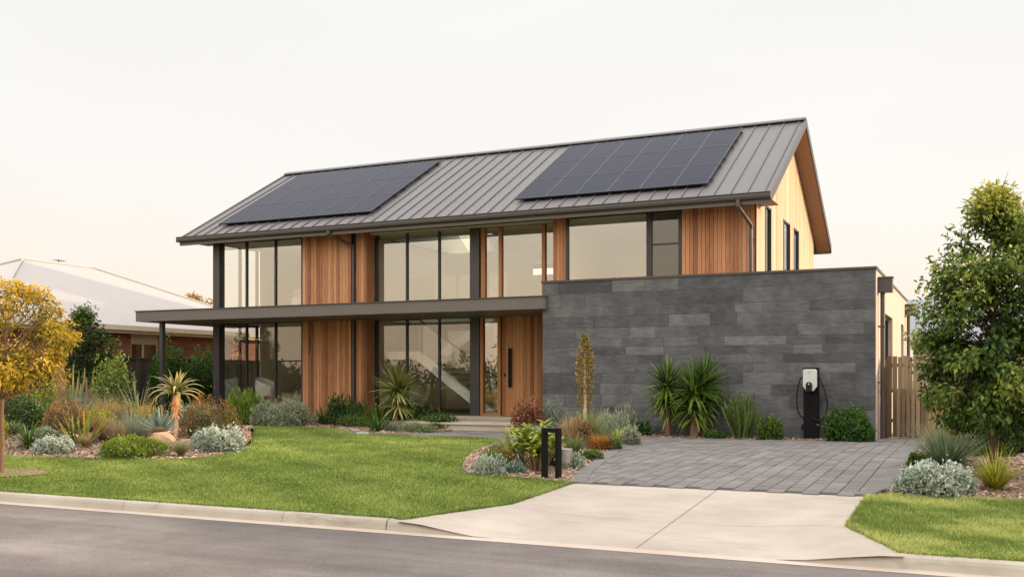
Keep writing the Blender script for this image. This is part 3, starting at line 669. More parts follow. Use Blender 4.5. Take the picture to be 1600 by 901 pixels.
def t_yellow(name, org, w, h, label, cat, grp, g):
    cs = []
    for i in range(88):
        z = g.uniform(0, 1); a = g.uniform(0, 6.28); prof = math.sin(math.pi*min(1, z*.80+.17))**.7; r = w*.55*prof*math.sqrt(g.uniform(.12, 1))*(1+.22*math.sin(2*a+1+z*4)+.12*math.sin(5*a-z*9))
        cs.append((r*math.cos(a)+.08, r*math.sin(a), h*.47+z*h*.50))
    return crown_tree(name, org, label, cat, grp, g, [(-.06, 0, -.05), (-.04, .01, .5), (-.05, 0, .95), (-.02, 0, 1.25), (.05, 0, 1.9), (.08, 0, 2.5)], [.04, .034, .032, .028, .02, .006], cs, .20, 6600, .09, .034, 'treeyellow', 'trunk', .25, forkz=1.15)
def t_pear(name, org, w, h, label, cat, grp, g):
    cs = []
    for i in range(85):
        z = g.uniform(0, 1); a = g.uniform(0, 6.28); prof = math.sin(math.pi*min(1, z*.8+.2))**.8*(1-.3*z); r = w*.5*prof*math.sqrt(g.uniform(.1, 1)); cs.append((r*math.cos(a), r*math.sin(a), h*.22+z*h*.75))
    return crown_tree(name, org, label, cat, grp, g, [(0, 0, -.05), (.02, 0, .8), (0, .03, 1.8), (0, 0, h*.9)], [.07, .055, .04, .01], cs, .26, 5200, .11, .055, 'treepear', 'trunk_dark', .35)
def t_far(name, org, w, h, label, cat, grp, g):
    cs = []
    for i in range(60):
        z = g.uniform(0, 1); a = g.uniform(0, 6.28); r = w*.55*math.sin(math.pi*min(1, z*.75+.25))**.7*math.sqrt(g.uniform(.05, 1)); cs.append((r*math.cos(a), r*math.sin(a), h*.6+z*h*.36))
    return crown_tree(name, org, label, cat, grp, g, [(0, 0, -.05), (.1, 0, h*.4), (0, 0, h*.8)], [.16, .12, .04], cs, .4, 3600, .2, .1, 'treefar', 'trunk_dark', .2, twig=False)
TREES = dict(right=t_right, yellow=t_yellow, pear=t_pear, far=t_far)
def build_far_wood():
    """tree belt across the street: the windows mirror it"""
    b = MB(); g = np.random.default_rng(3)
    C = []; Rr = []
    for i in range(120):
        x = g.uniform(-95, 60); y = g.uniform(-46, -34); hh = g.uniform(1.6, 3.6)+(2.0 if g.random() < .1 else 0)
        b.tube([(x, y, -.3), (x, y, hh*.6)], [.16, .05], 6, 0.)
        for q in range(6): C.append((x+g.normal(0, 1.6), y+g.normal(0, 1.2), hh*g.uniform(.15, .85))); Rr.append(g.uniform(.7, 1.5))
    C = np.array(C); Rr = np.array(Rr); n = 34000; ci = g.integers(0, len(C), n); off = unit(g.normal(0, 1, (n, 3)))*(g.random(n)**.4)[:, None]
    P = C[ci]+off*Rr[ci][:, None]; put_leaves(b, P, g.normal(0, 1, (n, 3)), off+g.normal(0, .5, (n, 3)), .42, .24, np.clip(.3+.3*off[:, 2]+g.normal(0, .15, n), 0, 1))
    tag(b.build('woods', 'farwood'), 'dark belt of trees across the street, mirrored in the lower windows', 'woods', kind='stuff')
PLANTS=[
 ('shrub', 'silver_ground_cover', (-15.52, 13.23, -0.086), 0.9, 0.32, 'low silver grey mat plant left of the small brown grass tuft', 'ground cover', 'silver cushion plants', {'mat': 'silver', 'L': 0.05, 'W': 0.022, 'n': 1500, 'flat': 1}),
 ('tuft', 'grass_tuft', (-15.34, 13.78, -0.008), 0.47, 0.31, 'small brownish grass tuft on the bark between the silver mat and the green mound', 'grass tuft', None, {'mat': 'bronze', 'n': 260, 'bw': 0.006, 'spread': 38, 'bend': 0.6}),
 ('tuft', 'grass_tuft', (-12.83, 13.63, -0.084), 0.57, 0.4, 'small olive grass tuft at the foot of the tree aloe', 'grass tuft', None, {'mat': 'olive', 'n': 300, 'bw': 0.006, 'spread': 42, 'bend': 0.5}),
 ('shrub', 'spreading_ground_cover', (-13.64, 13.29, -0.088), 1.41, 0.36, 'low bright green spreading mound at the front of the left garden bed', 'ground cover', None, {'mat': 'lime', 'L': 0.045, 'W': 0.02, 'n': 3600, 'flat': 1}),
 ('shrub', 'cushion_bush', (-12.84, 14.6, -0.047), 1.17, 0.44, 'silver white cushion bush at the rounded corner of the left garden bed', 'cushion bush', 'silver cushion plants', {'mat': 'silver', 'L': 0.06, 'W': 0.026, 'n': 2600, 'flat': 1}),
 ('tuft', 'aloe_clump', (-15.7, 13.99, 0.029), 1.1, 0.67, 'aloe clump with yellow green leaves and orange tips in the left garden bed', 'aloe', None, {'mat': 'aloeclump', 'n': 46, 'bw': 0.04, 'spread': 62, 'bend': -0.25, 'wide': 1, 'core': 0.25}),
 ('tuft', 'cycad', (-16.58, 13.56, -0.043), 0.93, 0.59, 'dark green arching cycad near the yellow tree trunk', 'cycad', None, {'mat': 'mid', 'n': 150, 'bw': 0.022, 'spread': 75, 'bend': 0.75, 'core': 0.08}),
 ('shrub', 'bronze_bush', (-17.09, 14.81, 0.152), 1.06, 0.74, 'reddish brown twiggy bush behind the yellow aloe clump', 'bush', None, {'mat': 'rustgreen', 'L': 0.045, 'W': 0.018, 'n': 2600}),
 ('tuft', 'ornamental_grass', (-14.85, 14.2, 0.066), 0.76, 0.57, 'pinkish dry grass beside the sandstone rocks', 'grass clump', None, {'mat': 'pinkgrass', 'n': 420, 'bw': 0.007, 'spread': 52, 'bend': 0.6}),
 ('tuft', 'grass_tree', (-14.82, 14.43, 0.103), 1.05, 0.86, 'grey green grass tree rising just left of the sandstone rocks', 'grass tree', None, {'mat': 'bluegreen', 'n': 650, 'bw': 0.006, 'spread': 62, 'bend': 0.5}),
 ('tuft', 'grass_tree', (-19.74, 17.5, 0.22), 2.09, 1.02, 'wide blue green grass tree at the back of the left garden bed', 'grass tree', None, {'mat': 'bluegreen', 'n': 900, 'bw': 0.007, 'spread': 72, 'bend': 0.35}),
 ('tuft', 'ornamental_grass', (-17.57, 16.4, 0.204), 1.3, 0.86, 'straw coloured grass clump in the middle of the left garden bed', 'grass clump', None, {'mat': 'bronze', 'n': 800, 'bw': 0.007, 'spread': 50, 'bend': 0.7}),
 ('shrub', 'flowering_bush', (-20.0, 18.5, 0.163), 1.26, 1.07, 'rust coloured flowering bush in front of the brick house', 'bush', None, {'mat': 'rustgreen', 'L': 0.045, 'W': 0.016, 'n': 2200}),
 ('tuft', 'silver_yucca', (-18.29, 18, 0.204), 1.31, 1.2, 'spiky silver yucca with a flat fan of stiff leaves, left of the tree aloe', 'yucca', None, {'mat': 'silverfan', 'n': 110, 'bw': 0.022, 'spread': 82, 'bend': 0.05, 'core': 0.1}),
 ('shrub', 'flowering_shrub', (-17.43, 17, 0.22), 1.33, 0.58, 'ochre flowering shrub in front of the spiky silver yucca', 'shrub', None, {'mat': 'ochre', 'L': 0.04, 'W': 0.014, 'n': 1900}),
 ('tuft', 'agave', (-15.51, 15.87, 0.19), 0.77, 0.55, 'blue grey agave beneath the tree aloe', 'agave', None, {'mat': 'bluegrey', 'n': 46, 'bw': 0.05, 'spread': 70, 'bend': -0.2, 'wide': 1, 'core': 0.1}),
 ('aloe', 'tree_aloe', (-14.25, 15.0, 0.147), 0.9, 1.17, 'tree aloe with a pale orange trunk and curled leaves in the left garden bed', 'tree aloe', None, {'tz': 628}),
 ('shrub', 'red_tipped_bush', (-13.88, 15.5, 0.118), 1.39, 0.81, 'red tipped green bush right of the tree aloe', 'bush', None, {'mat': 'redtip', 'L': 0.05, 'W': 0.018, 'n': 3000}),
 ('stalks', 'cactus_clump', (-20.96, 18.6, 0.153), 1.25, 1.72, 'clump of pale upright cactus stems in front of the dark green pear tree', 'cactus', None, {'mat': 'palestalk', 'n': 15}),
 ('stump', 'tree_stump', (-19.95, 17.2, 0.22), 0.21, 1.46, 'cut brown tree stump behind the pale cactus stems', 'stump', None, {}),
 ('shrub', 'yellow_green_bush', (-20.4, 17.4, 0.22), 1.62, 1.02, 'yellow green bush beneath the right side of the yellow tree', 'bush', None, {'mat': 'yellowgreen', 'L': 0.06, 'W': 0.022, 'n': 2600}),
 ('shrub', 'dark_bush', (-18.92, 15.22, 0.173), 1.12, 0.83, 'dark green bush directly behind the yellow tree trunk', 'bush', None, {'mat': 'dark', 'L': 0.06, 'W': 0.026, 'n': 2600}),
 ('stalks', 'branching_cactus', (-19.45, 15.85, 0.19), 0.58, 0.76, 'pale green branching cactus by the yellow tree trunk', 'cactus', None, {'mat': 'palegreen', 'n': 16}),
 ('shrub', 'olive_bush', (-18.22, 13.91, 0.016), 0.9, 0.91, 'olive bush at the far left edge, left of the yellow tree trunk', 'bush', None, {'mat': 'yellowgreen', 'L': 0.06, 'W': 0.022, 'n': 1800}),
 ('shrub', 'leafy_bush', (-19.61, 18.5, 0.163), 1.29, 1.85, 'light green leafy bush against the dark metal fence', 'bush', None, {'mat': 'brightleaf', 'L': 0.09, 'W': 0.04, 'n': 1500}),
 ('shrub', 'laurel_bush', (-23.63, 24.5, 0.0), 1.52, 2.43, 'dark laurel bush by the slim canopy column', 'laurel', None, {'mat': 'green', 'L': 0.1, 'W': 0.045, 'n': 4600}),
 ('shrub', 'laurel_bush', (-23.93, 26.6, 0.0), 1.84, 2.35, 'dark laurel bush against the corner of the glass room', 'laurel', None, {'mat': 'green', 'L': 0.1, 'W': 0.045, 'n': 4600}),
 ('shrub', 'laurel_bush', (-23.9, 25.6, 0.0), 1.28, 1.96, 'lower laurel bush, between the other two laurels', 'laurel', None, {'mat': 'dark2', 'L': 0.1, 'W': 0.045, 'n': 3800}),
 ('tuft', 'green_grass_clump', (-19.07, 21, 0.0), 1.04, 1.01, 'bright green grass clump behind the red tipped bush', 'grass clump', None, {'mat': 'bright', 'n': 340, 'bw': 0.014, 'spread': 55, 'bend': 0.5}),
 ('spike', 'flower_spike', (-18.39, 20.2, 0.006), 0.17, 0.94, 'orange flower spike standing above the red tipped bush', 'flower spike', None, {}),
 ('shrub', 'feathery_bush', (-18.55, 22.1, 0.0), 1.28, 0.98, 'feathery bright green bush in front of the glass living room', 'bush', None, {'mat': 'bright', 'L': 0.16, 'W': 0.014, 'n': 2400, 'up': 0.55}),
 ('shrub', 'silver_green_bush', (-17.22, 22.2, 0.0), 1.85, 0.74, 'wide silver green bush in front of the timber cladding and glass', 'bush', None, {'mat': 'silvergreen', 'L': 0.075, 'W': 0.02, 'n': 4200, 'up': 0.4}),
 ('tuft', 'agave', (-16.51, 23.0, 0.0), 0.64, 0.61, 'blue green agave right of the wide silver bush', 'agave', None, {'mat': 'agave', 'n': 42, 'bw': 0.055, 'spread': 55, 'bend': 0.1, 'wide': 1, 'core': 0.08}),
 ('shrub', 'leafy_plant', (-16.25, 23.4, 0.0), 0.88, 0.9, 'dark leafy plant in front of the left downpipe', 'leafy plant', None, {'mat': 'dark2', 'L': 0.13, 'W': 0.05, 'n': 420, 'up': 0.4}),
 ('shrub', 'green_bush', (-15.61, 23.4, 0.0), 0.71, 0.68, 'dense green bush between the left downpipe and the potted size yucca', 'bush', None, {'mat': 'dark2', 'L': 0.08, 'W': 0.03, 'n': 1300}),
 ('tuft', 'strappy_flax', (-14.93, 22.9, 0.0), 1.22, 0.93, 'orange tipped strappy flax left of the single yucca', 'flax', None, {'mat': 'flax', 'n': 120, 'bw': 0.02, 'spread': 55, 'bend': 0.6}),
 ('tuft', 'lily_clump', (-13.19, 20.59, 0.0), 1.08, 0.82, 'long leaved green lily clump at the foot of the single yucca', 'lily', None, {'mat': 'mid', 'n': 110, 'bw': 0.024, 'spread': 62, 'bend': 0.9}),
 ('yucca', 'yucca', (-13.9, 22.6, 0.0), 1.11, 1.62, 'single trunked yucca in front of the staircase window', 'yucca', 'yuccas', {'heads': [(0, 640, 26), (0, 600, 32)], 'mat': 'yuccay'}),
 ('shrub', 'leafy_plant', (-13.69, 23.2, 0.0), 1.24, 0.65, 'dark leafy plant right of the single yucca under the staircase window', 'leafy plant', None, {'mat': 'dark', 'L': 0.13, 'W': 0.05, 'n': 700, 'up': 0.3}),
 ('shrub', 'carpet_plant', (-13.05, 22.9, 0.0), 1.5, 0.32, 'low dark green carpet plant beside the entry step', 'ground cover', None, {'mat': 'mid', 'L': 0.05, 'W': 0.02, 'n': 1700, 'flat': 1}),
 ('shrub', 'carpet_plant', (-12.93, 21.3, 0.0), 1.5, 0.26, 'low grey green carpet plant at the foot of the single yucca', 'ground cover', None, {'mat': 'silvergreen', 'L': 0.04, 'W': 0.016, 'n': 1500, 'flat': 1}),
 ('shrub', 'carpet_plant', (-15.09, 22.4, 0.0), 1.01, 0.32, 'low mid green carpet plant between the agave and the lily clump', 'ground cover', None, {'mat': 'mid', 'L': 0.05, 'W': 0.02, 'n': 1000, 'flat': 1}),
 ('columnar', 'columnar_plant', (-7.92, 20.8, 0.0), 0.4, 2.24, 'tall slim golden columnar plant with a pale stem in front of the slate wall', 'columnar plant', None, {'mat': 'golden', 'sy': 618}),
 ('shrub', 'copper_bush', (-9.28, 20.8, 0.0), 0.93, 0.86, 'coppery brown bush in front of the front door', 'bush', None, {'mat': 'copper', 'L': 0.08, 'W': 0.03, 'n': 1500}),
 ('tuft', 'variegated_clump', (-8.45, 18.24, 0.003), 0.76, 0.5, 'variegated strappy clump between the entry path and the broad leaved plant', 'strappy plant', None, {'mat': 'varieg', 'n': 170, 'bw': 0.022, 'spread': 68, 'bend': 0.9}),
 ('canna', 'broad_leaf_plant', (-6.0, 13.72, -0.086), 1.08, 0.85, 'yellow green broad leaved plant behind the black metal arch', 'broad leaved plant', None, {}),
 ('shrub', 'grey_bush', (-8.77, 21.0, 0.0), 0.74, 0.81, 'grey green cushion bush by the left end of the slate wall', 'bush', None, {'mat': 'bluegreen', 'L': 0.05, 'W': 0.018, 'n': 1500}),
 ('tuft', 'grass_tree', (-6.77, 17.9, 0.045), 1.24, 0.83, 'fine leaved olive grass tree around the base of the columnar plant', 'grass tree', None, {'mat': 'olivegrass', 'n': 700, 'bw': 0.008, 'spread': 72, 'bend': 0.15}),
 ('tuft', 'spiky_agave', (-8.05, 21.6, 0.0), 0.88, 1.05, 'dark spiky agave behind the columnar plant', 'agave', None, {'mat': 'darkspike', 'n': 80, 'bw': 0.022, 'spread': 80, 'bend': 0.0, 'core': 0.2}),
 ('shrub', 'grey_green_bush', (-6.85, 19.38, 0.007), 0.83, 0.64, 'grey green upright bush right of the columnar plant', 'bush', None, {'mat': 'bluegreen', 'L': 0.07, 'W': 0.016, 'n': 1700, 'up': 0.5}),
 ('shrub', 'grey_green_bush', (-7.15, 21.35, 0.0), 0.51, 0.71, 'taller grey green bush against the slate wall right of the columnar plant', 'bush', None, {'mat': 'silvergreen', 'L': 0.08, 'W': 0.016, 'n': 1500, 'up': 0.6}),
 ('tuft', 'ornamental_grass', (-6.88, 17.21, 0.059), 0.67, 0.64, 'pinkish bronze grass right of the broad leaved plant', 'grass clump', None, {'mat': 'pinkgrass', 'n': 520, 'bw': 0.006, 'spread': 40, 'bend': 0.55}),
 ('tuft', 'green_grass_clump', (-6.23, 15.87, -0.015), 0.59, 0.46, 'green grass clump right of the black metal arch', 'grass clump', None, {'mat': 'olivegrass', 'n': 420, 'bw': 0.007, 'spread': 45, 'bend': 0.5}),
 ('tuft', 'orange_grass', (-6.23, 17.09, 0.015), 0.65, 0.37, 'orange brown grass mound beside the paved driveway', 'grass mound', None, {'mat': 'orangegrass', 'n': 750, 'bw': 0.006, 'spread': 60, 'bend': 0.9}),
 ('shrub', 'small_silver_bush', (-5.69, 14.28, -0.072), 0.45, 0.25, 'small silver bush at the right foot of the black metal arch', 'cushion bush', 'silver cushion plants', {'mat': 'silver', 'L': 0.05, 'W': 0.024, 'n': 700}),
 ('shrub', 'small_silver_bush', (-6.45, 13.06, -0.104), 0.52, 0.29, 'pale silver lavender bush at the lawn tip of the middle garden bed', 'cushion bush', 'silver cushion plants', {'mat': 'silver', 'L': 0.05, 'W': 0.014, 'n': 1200, 'up': 0.4}),
 ('shrub', 'succulent_mound', (-6.18, 13.38, -0.093), 0.31, 0.17, 'small blue grey succulent mound left of the broad leaved plant', 'succulent', None, {'mat': 'bluegrey', 'L': 0.045, 'W': 0.026, 'n': 420}),
 ('shrub', 'orange_flower_plant', (-6.69, 14.01, -0.039), 0.44, 0.25, 'orange flowering plant behind the pale silver lavender bush', 'flowering plant', None, {'mat': 'orangeflower', 'L': 0.05, 'W': 0.024, 'n': 500}),
 ('tuft', 'dark_aloe', (-6.4, 14.08, -0.053), 0.51, 0.32, 'dark green aloe left of the broad leaved plant', 'aloe', None, {'mat': 'dark2', 'n': 60, 'bw': 0.028, 'spread': 68, 'bend': 0.1, 'core': 0.08}),
 ('tuft', 'small_agave', (-6.53, 19.02, 0.01), 0.46, 0.33, 'small yellowish agave at the driveway edge', 'agave', None, {'mat': 'varieg', 'n': 36, 'bw': 0.035, 'spread': 60, 'bend': -0.1, 'wide': 1}),
 ('shrub', 'ball_bush', (-6.14, 18.68, 0.004), 0.45, 0.37, 'round silver green ball bush at the driveway edge', 'ball bush', None, {'mat': 'silvergreen', 'L': 0.045, 'W': 0.02, 'n': 800}),
 ('shrub', 'small_green_plant', (-5.8, 15.51, -0.039), 0.41, 0.16, 'small bright green plant on the bark at the driveway edge', 'small plant', None, {'mat': 'mid', 'L': 0.05, 'W': 0.022, 'n': 420, 'flat': 1}),
 ('shrub', 'small_green_plant', (-6.08, 17.32, 0.005), 0.42, 0.17, 'small dark green rosette plant beside the orange grass mound', 'small plant', None, {'mat': 'dark2', 'L': 0.06, 'W': 0.03, 'n': 300, 'flat': 1}),
 ('shrub', 'small_dark_plant', (-5.99, 14.44, -0.066), 0.36, 0.25, 'dark green plant inside the opening of the black metal arch', 'small plant', None, {'mat': 'dark2', 'L': 0.06, 'W': 0.024, 'n': 380}),
 ('shrub', 'low_green_bush', (-6.87, 21.7, 0.0), 0.49, 0.33, 'low green bush at the foot of the slate wall beside the first yucca', 'bush', None, {'mat': 'green', 'L': 0.06, 'W': 0.026, 'n': 800}),
 ('yucca', 'yucca', (-6.3, 21.75, 0.0), 0.97, 1.67, 'leftmost yucca against the slate wall', 'yucca', 'yuccas', {'heads': [(-2, 618, 36)], 'mat': 'yuccag'}),
 ('yucca', 'yucca', (-5.69, 21.6, 0.0), 1.04, 1.57, 'shorter middle yucca against the slate wall with two trunks', 'yucca', 'yuccas', {'heads': [(-2, 625, 37)], 'mat': 'yuccag'}),
 ('yucca', 'yucca', (-5.51, 21.85, 0.0), 1.05, 1.74, 'tallest yucca against the slate wall, nearest the pencil bush', 'yucca', 'yuccas', {'heads': [(8, 607, 38)], 'mat': 'yuccag'}),
 ('pencil', 'pencil_bush', (-4.67, 21.7, 0.0), 0.88, 1.08, 'upright pencil bush against the slate wall', 'pencil bush', None, {'mat': 'pencil'}),
 ('shrub', 'carpet_plant', (-5.18, 21.5, 0.0), 0.55, 0.18, 'low green carpet plant between the yuccas and the pencil bush', 'ground cover', None, {'mat': 'green', 'L': 0.05, 'W': 0.022, 'n': 700, 'flat': 1}),
 ('shrub', 'box_bush', (-4.04, 21.6, 0.0), 0.63, 0.51, 'small round box bush between the pencil bush and the charger', 'box bush', None, {'mat': 'box', 'L': 0.045, 'W': 0.022, 'n': 2200}),
 ('shrub', 'dark_corner_bush', (-2.43, 21.7, 0.0), 1.03, 0.73, 'large dark green bush in the corner of the slate wall right of the charger', 'bush', None, {'mat': 'green', 'L': 0.07, 'W': 0.03, 'n': 3600}),
 ('tuft', 'grass_tree', (-0.45, 16.21, -0.021), 1.27, 0.95, 'large grey green grass tree in front of the paling fence', 'grass tree', None, {'mat': 'grasstree', 'n': 700, 'bw': 0.0125, 'spread': 82, 'bend': 0.12}),
 ('shrub', 'cushion_bush', (-0.49, 13.09, -0.103), 0.94, 0.38, 'silver white cushion bush at the corner of the paved driveway', 'cushion bush', 'silver cushion plants', {'mat': 'silver', 'L': 0.055, 'W': 0.03, 'n': 4200, 'flat': 1}),
 ('tuft', 'flax_clump', (0.18, 13.76, -0.085), 0.74, 0.74, 'yellow green flax clump in front of the right tree', 'flax', None, {'mat': 'yellowflax', 'n': 260, 'bw': 0.011, 'spread': 48, 'bend': 0.75}),
 ('shrub', 'small_green_plant', (-0.83, 16.08, -0.024), 0.32, 0.21, 'low green plant at the driveway edge left of the large grass tree', 'small plant', None, {'mat': 'mid', 'L': 0.06, 'W': 0.026, 'n': 500, 'flat': 1}),
 ('tuft', 'ornamental_grass', (-0.74, 20.26, 0.0), 0.72, 0.66, 'dry pinkish grass at the foot of the paling fence', 'grass clump', None, {'mat': 'pinkgrass', 'n': 420, 'bw': 0.006, 'spread': 45, 'bend': 0.5}),
 ('shrub', 'ochre_shrub', (-0.57, 21.5, 0.0), 0.76, 0.83, 'ochre leaved shrub at the foot of the paling fence under the right tree', 'shrub', None, {'mat': 'ochre', 'L': 0.08, 'W': 0.034, 'n': 1000}),
 ('shrub', 'shade_shrub', (0.14, 18.5, 0.0), 0.85, 0.78, 'dark shrub in the shade behind the right tree trunk', 'shrub', None, {'mat': 'dark', 'L': 0.09, 'W': 0.04, 'n': 1600}),
 ('shrub', 'shade_shrub', (0.62, 19.5, 0.0), 0.67, 0.76, 'dark shrub at the right edge in front of the dark fence', 'shrub', None, {'mat': 'dark', 'L': 0.09, 'W': 0.04, 'n': 1200}),
 ('tree', 'yellow_tree', (-13.59, 10.66, -0.165), 1.97, 2.98, 'yellow leaved street tree with a slim brown trunk on the lawn at the left', 'tree', None, {'spec': 'yellow'}),
 ('tree', 'pear_tree', (-22.9, 20.5, 0.0), 2.02, 3.34, 'dark green pear tree behind the left garden bed in front of the brick house', 'tree', None, {'spec': 'pear'}),
 ('tree', 'green_tree', (0.16, 14.97, -0.054), 2.07, 4.08, 'tall dense green tree in the right garden bed beside the paling fence', 'tree', None, {'spec': 'right'}),
 ('tree', 'distant_tree', (-42.21, 46, 0.0), 2.36, 6.39, 'distant yellow tree top showing over the white roof', 'tree', None, {'spec': 'far'}),
 ('shrub', 'olive_shrub', (-16.36, 16.4, 0.204), 1.08, 0.51, 'low olive shrub between the silver yucca and the orange boulder', 'shrub', None, {'mat': 'ochre', 'L': 0.045, 'W': 0.018, 'n': 1800}),
 ('shrub', 'leafy_shrub', (-18.59, 15.6, 0.183), 1.09, 0.55, 'dark green leafy shrub behind the cycad', 'shrub', None, {'mat': 'dark2', 'L': 0.07, 'W': 0.03, 'n': 1800}),
 ('shrub', 'olive_shrub', (-16.83, 15.4, 0.178), 0.98, 0.5, 'small olive green shrub behind the yellow aloe clump', 'shrub', None, {'mat': 'yellowgreen', 'L': 0.05, 'W': 0.02, 'n': 1800}),
 ('tuft', 'ornamental_grass', (-14.75, 15.0, 0.166), 0.59, 0.24, 'fine straw grass in front of the agave beneath the tree aloe', 'grass clump', None, {'mat': 'bronze', 'n': 300, 'bw': 0.006, 'spread': 50, 'bend': 0.6}),
 ('shrub', 'grey_green_bush', (-16.25, 17.6, 0.219), 1.21, 0.52, 'grey green low bush between the tree aloe and the laurels', 'bush', None, {'mat': 'silvergreen', 'L': 0.06, 'W': 0.02, 'n': 1800}),
 ('tuft', 'blue_grass_tuft', (-8.07, 18.6, 0.02), 0.67, 0.43, 'grey blue tuft between the coppery bush and the olive grass tree', 'grass tuft', None, {'mat': 'bluegreen', 'n': 420, 'bw': 0.008, 'spread': 60, 'bend': 0.5}),
 ('shrub', 'green_shrub', (-6.87, 16.0, 0.033), 0.72, 0.24, 'mid green low shrub behind the broad leaved plant', 'shrub', None, {'mat': 'mid', 'L': 0.05, 'W': 0.022, 'n': 1500}),
 ('shrub', 'grey_shrub', (-7.13, 15.6, 0.023), 0.61, 0.3, 'grey leaved low shrub at the lawn side of the middle garden bed', 'shrub', None, {'mat': 'silvergreen', 'L': 0.05, 'W': 0.02, 'n': 1300}),
 ('shrub', 'low_edge_plant', (-6.8, 13.84, -0.049), 0.5, 0.23, 'mid green low plant behind the pale silver lavender bush at the lawn edge', 'low plant', None, {'mat': 'mid', 'L': 0.05, 'W': 0.02, 'n': 900, 'flat': 1}),
 ('shrub', 'low_edge_plant', (-7.31, 15.38, 0.017), 0.55, 0.19, 'olive low plant at the lawn edge in front of the variegated clump', 'low plant', None, {'mat': 'olivegrass', 'L': 0.05, 'W': 0.02, 'n': 900, 'flat': 1}),
 ('tuft', 'strappy_tuft', (-7.66, 16.35, 0.043), 0.59, 0.37, 'green strappy tuft at the lawn edge beside the entry path', 'strappy tuft', None, {'mat': 'flax', 'n': 150, 'bw': 0.014, 'spread': 60, 'bend': 0.8}),
 ('shrub', 'pink_shrub', (-6.74, 17.4, 0.053), 0.76, 0.52, 'dusty pink shrub between the bronze grass and the olive grass tree', 'shrub', None, {'mat': 'rustgreen', 'L': 0.05, 'W': 0.018, 'n': 1500}),
 ('shrub', 'low_step_plant', (-12.37, 22.3, 0.0), 0.88, 0.45, 'dark green low plant beside the entry step under the staircase window', 'low plant', None, {'mat': 'dark2', 'L': 0.08, 'W': 0.03, 'n': 900}),
 ('shrub', 'leafy_plant', (-14.46, 22.9, 0.0), 0.93, 0.56, 'dark leafy plant between the orange tipped flax and the single yucca', 'leafy plant', None, {'mat': 'dark', 'L': 0.12, 'W': 0.045, 'n': 700, 'up': 0.3}),
 ('tuft', 'strappy_clump', (-15.52, 22.8, 0.0), 0.94, 0.67, 'dark green strappy clump between the agave and the downpipe', 'strappy clump', None, {'mat': 'dark2', 'n': 120, 'bw': 0.03, 'spread': 60, 'bend': 0.6}),
 ('shrub', 'carpet_plant', (-12.21, 20.9, 0.0), 1.04, 0.22, 'low olive carpet plant at the lawn edge beside the entry path', 'ground cover', None, {'mat': 'olivegrass', 'L': 0.045, 'W': 0.016, 'n': 1100, 'flat': 1}),
 ('shrub', 'rusty_shrub', (-15.47, 14.5, 0.114), 0.67, 0.29, 'low rusty shrub between the yellow aloe clump and the pinkish dry grass', 'shrub', None, {'mat': 'rustgreen', 'L': 0.045, 'W': 0.018, 'n': 1500}),
 ('shrub', 'grey_shrub', (-17.04, 14.3, 0.083), 0.66, 0.23, 'low grey green shrub between the cycad and the reddish brown bush', 'shrub', None, {'mat': 'bluegreen', 'L': 0.05, 'W': 0.018, 'n': 1500}),
 ('tuft', 'strappy_plant', (-18.38, 14.6, 0.128), 0.77, 0.35, 'dark green strappy plant left of the cycad by the yellow tree trunk', 'strappy plant', None, {'mat': 'olivegrass', 'n': 240, 'bw': 0.016, 'spread': 62, 'bend': 0.7}),
 ('tuft', 'straw_tuft', (-16.47, 15.2, 0.173), 0.76, 0.48, 'straw grass tuft behind the yellow aloe clump', 'grass tuft', None, {'mat': 'bronze', 'n': 420, 'bw': 0.007, 'spread': 50, 'bend': 0.6}),
 ('rock', 'garden_rock', (-14.9, 14.83, 0.153), 0.43, 0.29, 'angular pale sandstone rock left of the orange boulder', 'rock', 'garden rocks', {}),
 ('rock', 'garden_rock', (-14.16, 14.49, 0.091), 0.54, 0.31, 'rounded orange sandstone boulder left of the tree aloe', 'rock', 'garden rocks', {}),
 ('rock', 'garden_rock', (-13.65, 14.62, 0.048), 0.27, 0.17, 'flat pale stone block right of the tree aloe trunk', 'rock', 'garden rocks', {}),
 ('rock', 'garden_rock', (-12.92, 20.4, 0.0), 0.21, 0.11, 'small pale stone at the lawn edge below the single yucca', 'rock', 'garden rocks', {}),
 ('rock', 'garden_rock', (-12.99, 19.63, 0.007), 0.36, 0.1, 'flat grey stone at the lawn edge left of the single yucca', 'rock', 'garden rocks', {}),
]
